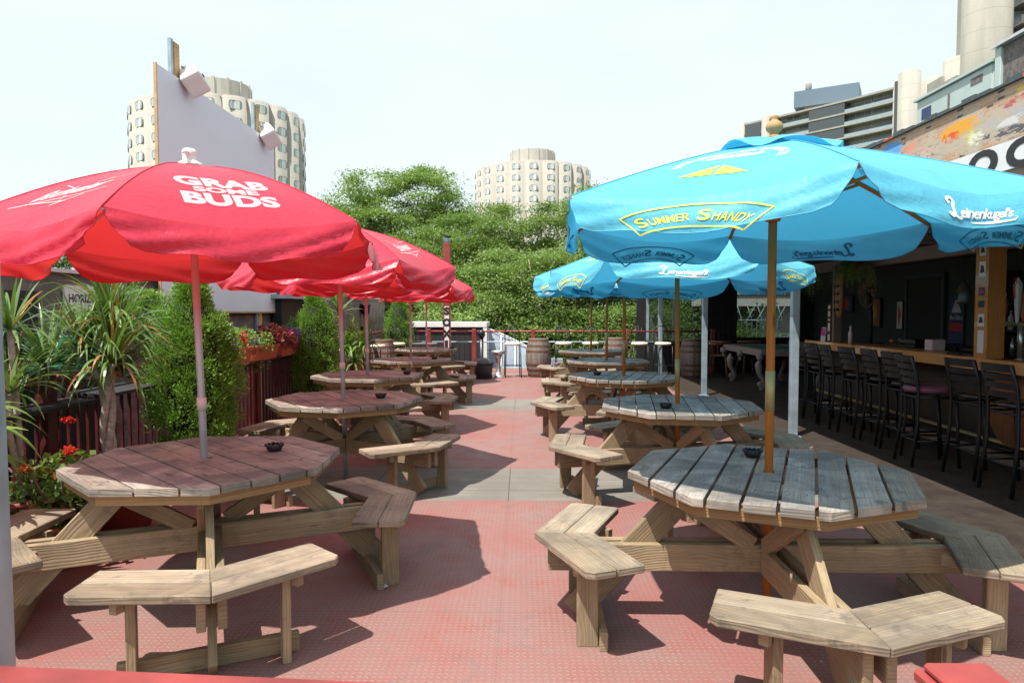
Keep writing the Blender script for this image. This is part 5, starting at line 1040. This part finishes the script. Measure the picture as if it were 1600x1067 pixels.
# ------------------------------------------------------------------ towers
def stadium(hw, hh, n=5):
    r_ = min(hw, hh) * .6; P = []
    for cx, cy, a0 in ((hw - r_, hh - r_, 0), (-hw + r_, hh - r_, pi / 2), (-hw + r_, -hh + r_, pi), (hw - r_, -hh + r_, 1.5 * pi)):
        P += [(cx + r_ * cos(a0 + i * pi / 2 / n), cy + r_ * sin(a0 + i * pi / 2 / n)) for i in range(n + 1)]
    return P
def window_mesh():
    b = B(); O = stadium(.98, .66); I = stadium(.92, .60); n = len(O)
    a = b.pts([(.035, x, z) for x, z in O]); c = b.pts([(.035, x, z) for x, z in I]); d = b.pts([(-.05, x, z) for x, z in O]); e = b.pts([(.012, x, z) for x, z in I])
    for i in range(n):
        j = (i + 1) % n; b.face([a + i, a + j, c + j, c + i], [(0, 0)] * 4, 0); b.face([d + i, d + j, a + j, a + i], [(0, 0)] * 4, 0); b.face([c + i, c + j, e + j, e + i], [(0, 0)] * 4, 0)
    b.face([e + i for i in range(n)], [(0, 0)] * n, 1)
    b.box(.02, .05, -.60, -.54, -.55, .55, 2); b.box(.02, .05, .54, .60, -.58, .58, 2); b.box(.02, .04, -.03, .03, -.58, .58, 2); b.box(.015, .03, .06, .55, -.57, .57, 2); b.box(.02, .05, -.55, .55, -.62, -.57, 2)
    return b
WM = window_mesh()
def tower(name, label, cx, cy, rad, ztop, core_r, core_h, N=22, floors=14, cols=13, vis=7):
    t = thing(name, label, 'tower', (cx, cy, ztop - floors * 2.55), 0, 'round concrete apartment towers'); Hh = floors * 2.55; face = atan2(-cy, -cx)
    def prof(a): 
        u = ((a * N / (2 * pi)) % 1) - .5; return rad + 1.0 * math.sqrt(max(0, 1 - (u * 1.96) ** 2)) - .5
    b = B(); M_ = N * 12; ns = [b.pts([(prof(2 * pi * k / M_) * cos(2 * pi * k / M_), prof(2 * pi * k / M_) * sin(2 * pi * k / M_), z) for k in range(M_)]) for z in (-8, Hh + .4)]
    for k in range(M_): j = (k + 1) % M_; b.face([ns[0] + k, ns[0] + j, ns[1] + j, ns[1] + k], [(0, 0)] * 4, 0, 0, True)
    b.face([ns[1] + k for k in range(M_)], [(0, 0)] * M_); b.build('shaft', 'concrete', t)
    b = B(); b.lathe([(core_r, Hh), (core_r, Hh + core_h)], 28, sm=False)
    for k in range(14): a = 2 * pi * k / 14; b.board((core_r * cos(a), core_r * sin(a), Hh + .4), (core_r * cos(a), core_r * sin(a), Hh + core_h + .15), .35, .35, up=(cos(a), sin(a), 0))
    b.build('core', 'core_concrete', t)
    k0 = round(face * N / (2 * pi) - .5); proto = None; low = B()
    for q in range(-(cols // 2), cols // 2 + 1):
        a = 2 * pi * (k0 + q + .5) / N
        for f in range(floors):
            z = Hh - .95 - f * 2.55; 
            if f < vis:
                if proto is None: proto = WM.build('window', ['concrete', 'glass_blue', 'white_paint', 'louver'], t); o = proto
                else: o = proto.copy(); C.objects.link(o)
                o.location = ((rad + .48) * cos(a), (rad + .48) * sin(a), z); o.rotation_euler.z = a
            else:
                cp = low.pts([((rad + .48 + v[0]) * cos(a) - v[1] * sin(a), (rad + .48 + v[0]) * sin(a) + v[1] * cos(a), v[2] + z) for v in WM.v])
                for ff, mi in zip(WM.f, WM.mi): low.face([cp + i for i in ff], [(0, 0)] * len(ff), mi)
    o = low.build('lower_windows', ['concrete', 'glass_blue', 'white_paint', 'louver'], t); o['kind'] = 'stuff'; return t
tower('round_tower', 'nearer round scalloped concrete apartment tower behind the white screen', -50.4, 115, 13.1, 33.6, 4.9, 5.4)
tower('round_tower', 'farther round scalloped concrete apartment tower rising behind the trees', 2.8, 176, 14.2, 36.6, 5.6, 5.2)
# long balcony block
t = thing('balcony_block', 'long curved balcony apartment block with a slate blue penthouse box', 'building', (0, 0, 0)); NS = 26; P0, P1 = V((54, 168, 0)), V((76.5, 140, 0)); zt = 46.6
def cur(f): p = P0.lerp(P1, f); s = sin(pi * f) * 3.2; d = (P1 - P0).normalized(); return V((p.x + d.y * -s * -1 * -1, p.y - d.x * -s * -1, 0))
def wallstrip(b, off, z0, z1, th, mi=0, f0=0, f1=1, n=NS):
    for i in range(n):
        a, c = cur(f0 + (f1 - f0) * i / n), cur(f0 + (f1 - f0) * (i + 1) / n); d = (c - a).normalized(); nn = V((-d.y, d.x, 0)); nn = nn if nn.y < 0 else -nn
        b.board(a + nn * off + V((0, 0, (z0 + z1) / 2)), c + nn * off + V((0, 0, (z0 + z1) / 2)), th, z1 - z0, mi=mi)
b = B(); wallstrip(b, -2.2, -6, zt - .1, 4.0); b.build('facade_wall', 'facade', t)
for k in range(9): b = B(); wallstrip(b, -.2, zt - .45 - k * 2.6, zt - .1 - k * 2.6 + .05 * (k == 0), 3.4); b.build('floor_slab', 'concrete', t)
for k in range(1, 9): b = B(); wallstrip(b, 1.35, zt - .1 - k * 2.6, zt + .5 - k * 2.6, .05); b.build('balcony_railing', 'galv', t)
b = B(); wallstrip(b, 1.2, zt - 26, zt - .5, .4, f0=.38, f1=.60, n=4); b.build('screened_stair', 'roofing', t)
b = B(); wallstrip(b, 1.0, zt - 26, zt - .5, 1.2, f0=.02, f1=.11, n=2); b.build('dark_bay', 'roofing', t); b = B(); wallstrip(b, 1.0, zt - 26, zt + .9, 1.2, f0=.965, f1=1.02, n=2); b.build('dark_bay', 'roofing', t)
b = B()
for f, r_, top in ((.0, .7, .4), (.13, 1.1, .4), (.955, .6, 1.3), (1.05, 2.0, 2.0)): p = cur(f); b.lathe([(r_, -6), (r_, zt + top)], 20, (p.x - .6, p.y - .8, 0))
b.build('round_pier', 'concrete', t)
b = B(); p = cur(.50); b.board((p.x - 4.0, p.y + 9.5, zt + 2.9), (p.x + 7.5, p.y + 3.0, zt + 2.9), 8, 3.6); b.build('penthouse', 'blue_box', t); b = B(); b.board((p.x - 2.2, p.y + 8.4, zt + .8), (p.x + 5.5, p.y + 4.0, zt + .8), 6, 1.8); b.lathe([(.7, 0), (.7, 2.2), (.4, 2.6)], 10, (p.x - 1.5, p.y + 9, zt + 5.2)); b.build('penthouse_base', 'concrete', t)
b = B(); c_ = (87.5, 143, 0); M_ = 72; prf = lambda k: 7.2 + .8 * abs(cos(k * 2 * pi / M_ * 5)); n0 = b.pts([(c_[0] + prf(k) * cos(2 * pi * k / M_), c_[1] + prf(k) * sin(2 * pi * k / M_), -6) for k in range(M_)]); n1 = b.pts([(c_[0] + prf(k) * cos(2 * pi * k / M_), c_[1] + prf(k) * sin(2 * pi * k / M_), zt + 1.4) for k in range(M_)])
for k in range(M_): j = (k + 1) % M_; b.face([n0 + k, n0 + j, n1 + j, n1 + k], [(0, 0)] * 4, 0, 0, True)
b.face([n1 + k for k in range(M_)], [(0, 0)] * M_); b.build('scalloped_end', 'concrete', t)
for f in range(8): o = WM.build('window', ['concrete', 'glass_blue', 'white_paint', 'louver'], t) if f == 0 else dup(bpy.data.objects[wn], parent=t); wn = o.name if f == 0 else wn; aa = R(-140); o.location = (c_[0] + 7.9 * cos(aa), c_[1] + 7.9 * sin(aa), zt - 1.2 - f * 2.6); o.rotation_euler.z = aa
# tall block at the right edge
t = thing('tall_block', 'tall beige apartment slab with rounded piers cropped by the top right corner', 'building', (0, 0, 0)); D0 = 92.; zt2 = 62.
b = B()
def pier(x, y, r_, z1, sx=1): b.lathe([(r_, -6), (r_, z1)], 28, (x, y, 0))
pier(61.9, D0 + 1.5, 2.9, zt2); pier(71.8, D0 - 1.5, 4.0, zt2); pier(79.5, D0 - 3, 4.2, zt2); pier(60.6, D0 + 4.5, 2.2, 36.2); b.build('round_pier', 'concrete', t)
b = B(); b.box(58, 84, D0 + 4.6, D0 + 8, -6, 34); b.box(62, 84, D0 + 1.5, D0 + 8, -6, zt2 - 1); b.box(58.3, 58.8, D0 + 1.8, D0 + 4.6, -6, 33.2); b.build('rear_wall', 'concrete', t)
for f in range(14): b = B(); b.box(64.3, 68.3, D0 - 1.6, D0 + 1.4, 62 - f * 2.6, 62.25 - f * 2.6); b.build('floor_slab', 'louver', t)
b = B(); b.box(64.3, 68.3, D0 + .9, D0 + 1.45, -6, 60); b.box(58.85, 59.6, D0 + 1.9, D0 + 4.5, -6, 32.8); b.build('dark_glazing', 'glass_blue', t)
for f in range(14): b = B(); b.box(64.3, 68.3, D0 - 1.6, D0 - 1.5, 62.25 - f * 2.6, 63.1 - f * 2.6); b.build('balcony_railing', 'louver', t)
for f in range(14):
    o = WM.build('window', ['concrete', 'glass_blue', 'white_paint', 'louver'], t) if f == 0 else dup(bpy.data.objects[wn2], parent=t); wn2 = o.name if f == 0 else wn2; aa = R(-112); o.location = (71.8 + 4.0 * cos(aa), D0 - 1.5 + 4.0 * sin(aa), 59.3 - f * 2.6); o.rotation_euler.z = aa

# ------------------------------------------------------------------ trees
def locust_mesh(seed, rx, rz, zc, ncl, nl, mat, ls):
    rg = np.random.default_rng(seed); C_ = []; NL = 22; LB = []
    for i in range(NL):                                   # rounded lobes that make up the crown
        a = i * 2.4 + rg.random(); f = (i + .5) / NL; zz = rz * (1.0 - 1.75 * f); rr = rx * math.sqrt(max(.05, 1 - (zz / rz) ** 2 * .9)) * rg.uniform(.35, .85)
        LB.append((rr * cos(a), rr * sin(a), zc + zz - .5, rg.uniform(.24, .42) * rx))
    LB.append((0, 0, zc + rz * .55, .45 * rx))
    for i in range(ncl):
        x, y, z, r_ = LB[rg.integers(len(LB))]; d = rg.normal(size=3); d[2] = abs(d[2]) * 1.1 - .25; d /= np.linalg.norm(d); C_.append((x + d[0] * r_, y + d[1] * r_, z + d[2] * r_ * .72))
    C_ = np.array(C_); sz = rg.uniform(.4, .85, ncl); idx = np.repeat(np.arange(ncl), nl)
    P = rg.normal(size=(len(idx), 3)) * .5; ar = rg.random((ncl, 3)) * .6 - .3
    P = P * sz[idx, None] * (1.2, 1.2, .34) + C_[idx]; P[:, 2] += (P[:, :2] - C_[idx, :2]) @ np.array([.0, .0]) - .12 * ((P[:, :2] - C_[idx, :2]) ** 2).sum(1)
    D = rg.normal(size=P.shape); D[:, 2] *= .45; Q = leafquads(P, D, rg.uniform(.13, .25, len(idx)) * ls, rg.uniform(.05, .09, len(idx)) * ls, flat=True)
    return Q, np.clip(rg.random(ncl)[idx] * .55 + rg.random(len(idx)) * .4, 0, .89), C_
def locust(seed, x, y, h, rx, lab, mat='locust', dens=1., zlow=None):
    t = thing('honey_locust', lab, 'tree', (x, y, -4.4), 0, 'honey locust trees'); Ht = h + 4.4; rz = (Ht - 2.5) / 2; zc = 2.5 + rz
    Q, rn, CC = locust_mesh(seed, rx, rz, zc, int(330 * dens * (1 + (1 - min(1, y / 36)) * .6)), 165, mat, min(1, y / 36)); quads('crown', Q, mat, t, rn)
    b = B(); rg = random.Random(seed); fk = (rg.uniform(-.3, .3), rg.uniform(-.3, .3), 2.6)
    b.tube([(0, 0, 0), (.05, 0, 1.2), fk, (fk[0] * 2, fk[1] * 2, zc), (fk[0] * 2, 0, zc + rz * .5)], [.26, .22, .18, .10, .04], 9)
    for i in range(26):
        c = V(CC[rg.randrange(len(CC))]); s = V(fk) if i % 2 else V((fk[0] * 1.8, fk[1] * 1.8, zc * .8)); m_ = s.lerp(c, .5) + V((rg.uniform(-.4, .4), rg.uniform(-.4, .4), rg.uniform(0, .6)))
        b.tube([s, m_, c], [.075, .045, .012], 6)
    b.build('trunk', 'bark' if seed % 3 else 'pale_bark', t); return t
TR = [(1, -5.9, 33, 8.4, 4.3, 'tallest feathery tree left of the farther round tower', 'locust2', 1.3), (2, -1.6, 29, 5.7, 3.6, 'feathery tree in front of the left side of the farther tower', 'locust', 1.1),
      (3, 2.6, 30, 6.6, 3.6, 'feathery tree between the farther tower and the blue umbrella', 'locust', 1.1), (4, -10.5, 36, 6.8, 4.6, 'broad tree whose crown shows right of the nearest red umbrella', 'locust', 1.), (5, -4.3, 25.5, 4.6, 3.0, 'mid height tree directly behind the flue of the reddish post', 'locust', 1.1),
      (6, .7, 24, 3.9, 2.8, 'low crowned tree behind the upright barrel', 'locust2', 1.), (7, 4.2, 26, 5.4, 3.3, 'tree behind the farthest blue umbrellas', 'locust', 1.), (8, -26.5, 36, 6.8, 4.4, 'tree beyond the wall at the left edge of the picture', 'locust', .9),
      (9, 8.3, 30, 6., 4., 'tree seen through the glazing of the porch end', 'locust2', .9), (15, -9.0, 35, 7.2, 4.4, 'tree filling in left of the tallest feathery tree', 'locust2', 1.), (16, -2.8, 35, 7.0, 4.2, 'tree right behind the tallest feathery tree', 'locust', 1.), (10, -7.8, 23.5, 1.7, 3.0, 'low tree behind the black shed', 'locust2', 1.), (11, -1.9, 23, 2.3, 2.6, 'low tree behind the grey sheeted lean to', 'locust2', 1.), (12, 3.5, 22.6, 1.9, 2.3, 'low bushy tree just behind the cream seated stools', 'locust', 1.), (13, -17, 40, 5.5, 5, 'tree hidden mostly behind the white screen', 'locust', .8), (14, 6.6, 24.5, 2.6, 2.6, 'low pale tree seen through the end window', 'locust2', 1.)]
for sd, x, y, h, rx, lab, mt, dn in TR: locust(sd, x, y, h, rx, lab, mt, dn)
rg = np.random.default_rng(5); n = 60000; P = np.stack([rg.uniform(-60, 60, n), rg.uniform(48, 56, n), rg.uniform(-4.4, 0, n)], 1); P[:, 2] += rg.random(n) * (2.4 + 1.5 * np.sin(P[:, 0] * .35) + 1.2 * np.sin(P[:, 0] * .9)); D = rg.normal(size=P.shape)
stuff(quads('distant_foliage', leafquads(P, D, .7, .4), 'locust', None, np.clip(rg.random(n), 0, .89)), 'continuous belt of far off foliage behind the trees', 'foliage')

for i, (y, z, hw, hh, m1, m2, lab) in enumerate(((14.7, 1.55, .22, .32, 'carved', 'amber', 'dim framed picture of a mask shape beyond the round fan'), (13.75, 1.5, .12, .30, 'paper_white', 'terracotta', 'narrow picture with an orange figure left of the kitchen doorway'), (16.0, 1.75, .3, .2, 'navy_ink', 'red_ink', 'small dark framed print near the end of the back wall'))):
    t = thing('wall_picture', lab, 'picture', (7.56, y, z), 0, 'pictures on the back wall'); b = B(); b.box(-.01, .02, -hw, hw, -hh, hh); b.build('frame', 'dark_panel', t); b = B(); b.box(-.016, -.0105, -hw + .03, hw - .03, -hh + .03, hh - .03); b.build('print', m1, t)
    b = B(); P_ = [(hw * .5 * cos(a * pi / 5) * (.6 + .4 * (a % 2)), hh * .6 * sin(a * pi / 5) * (.7 + .3 * (a % 3))) for a in range(10)]; n = b.pts([(-.018, p[0], p[1]) for p in P_]); b.face([n + q for q in range(10)], [(0, 0)] * 10); b.build('motif', m2, t)
t = thing('reach_in_cooler', 'dark glass fronted drinks cooler under the poster behind the bar', 'cooler', (7.3, 11.6, 0)); b = B(); b.box(-.3, .25, -.5, .4, 0, 1.0); b.build('cabinet', 'black_plastic', t, bev=.01); b = B(); b.box(-.31, -.301, -.42, .32, .1, .9); b.build('door_glass', 'glass_blue', t); b = B(); b.tube([(-.34, .3, .3), (-.34, .3, .7)], .012, 6); b.build('handle', 'steel', t)
t = thing('string_lights', 'sagging string of small bulbs under the porch roof edge', 'string lights', (3.3, 0, 2.33)); b = B(); b.tube([(0, 3 + i * .5, -.05 * abs(sin(i * pi / 4))) for i in range(29)], .006, 5); b.build('wire', 'black_plastic', t)
for i in range(14): b = B(); b.lathe([(.001, -.07), (.02, -.055), (.022, -.03), (.012, -.01), (.012, .0)], 10); o = b.build('bulb', 'amber', t); o.location = (0, 3.5 + i, -.05 * abs(sin((i * 2 + 1) * pi / 4)))
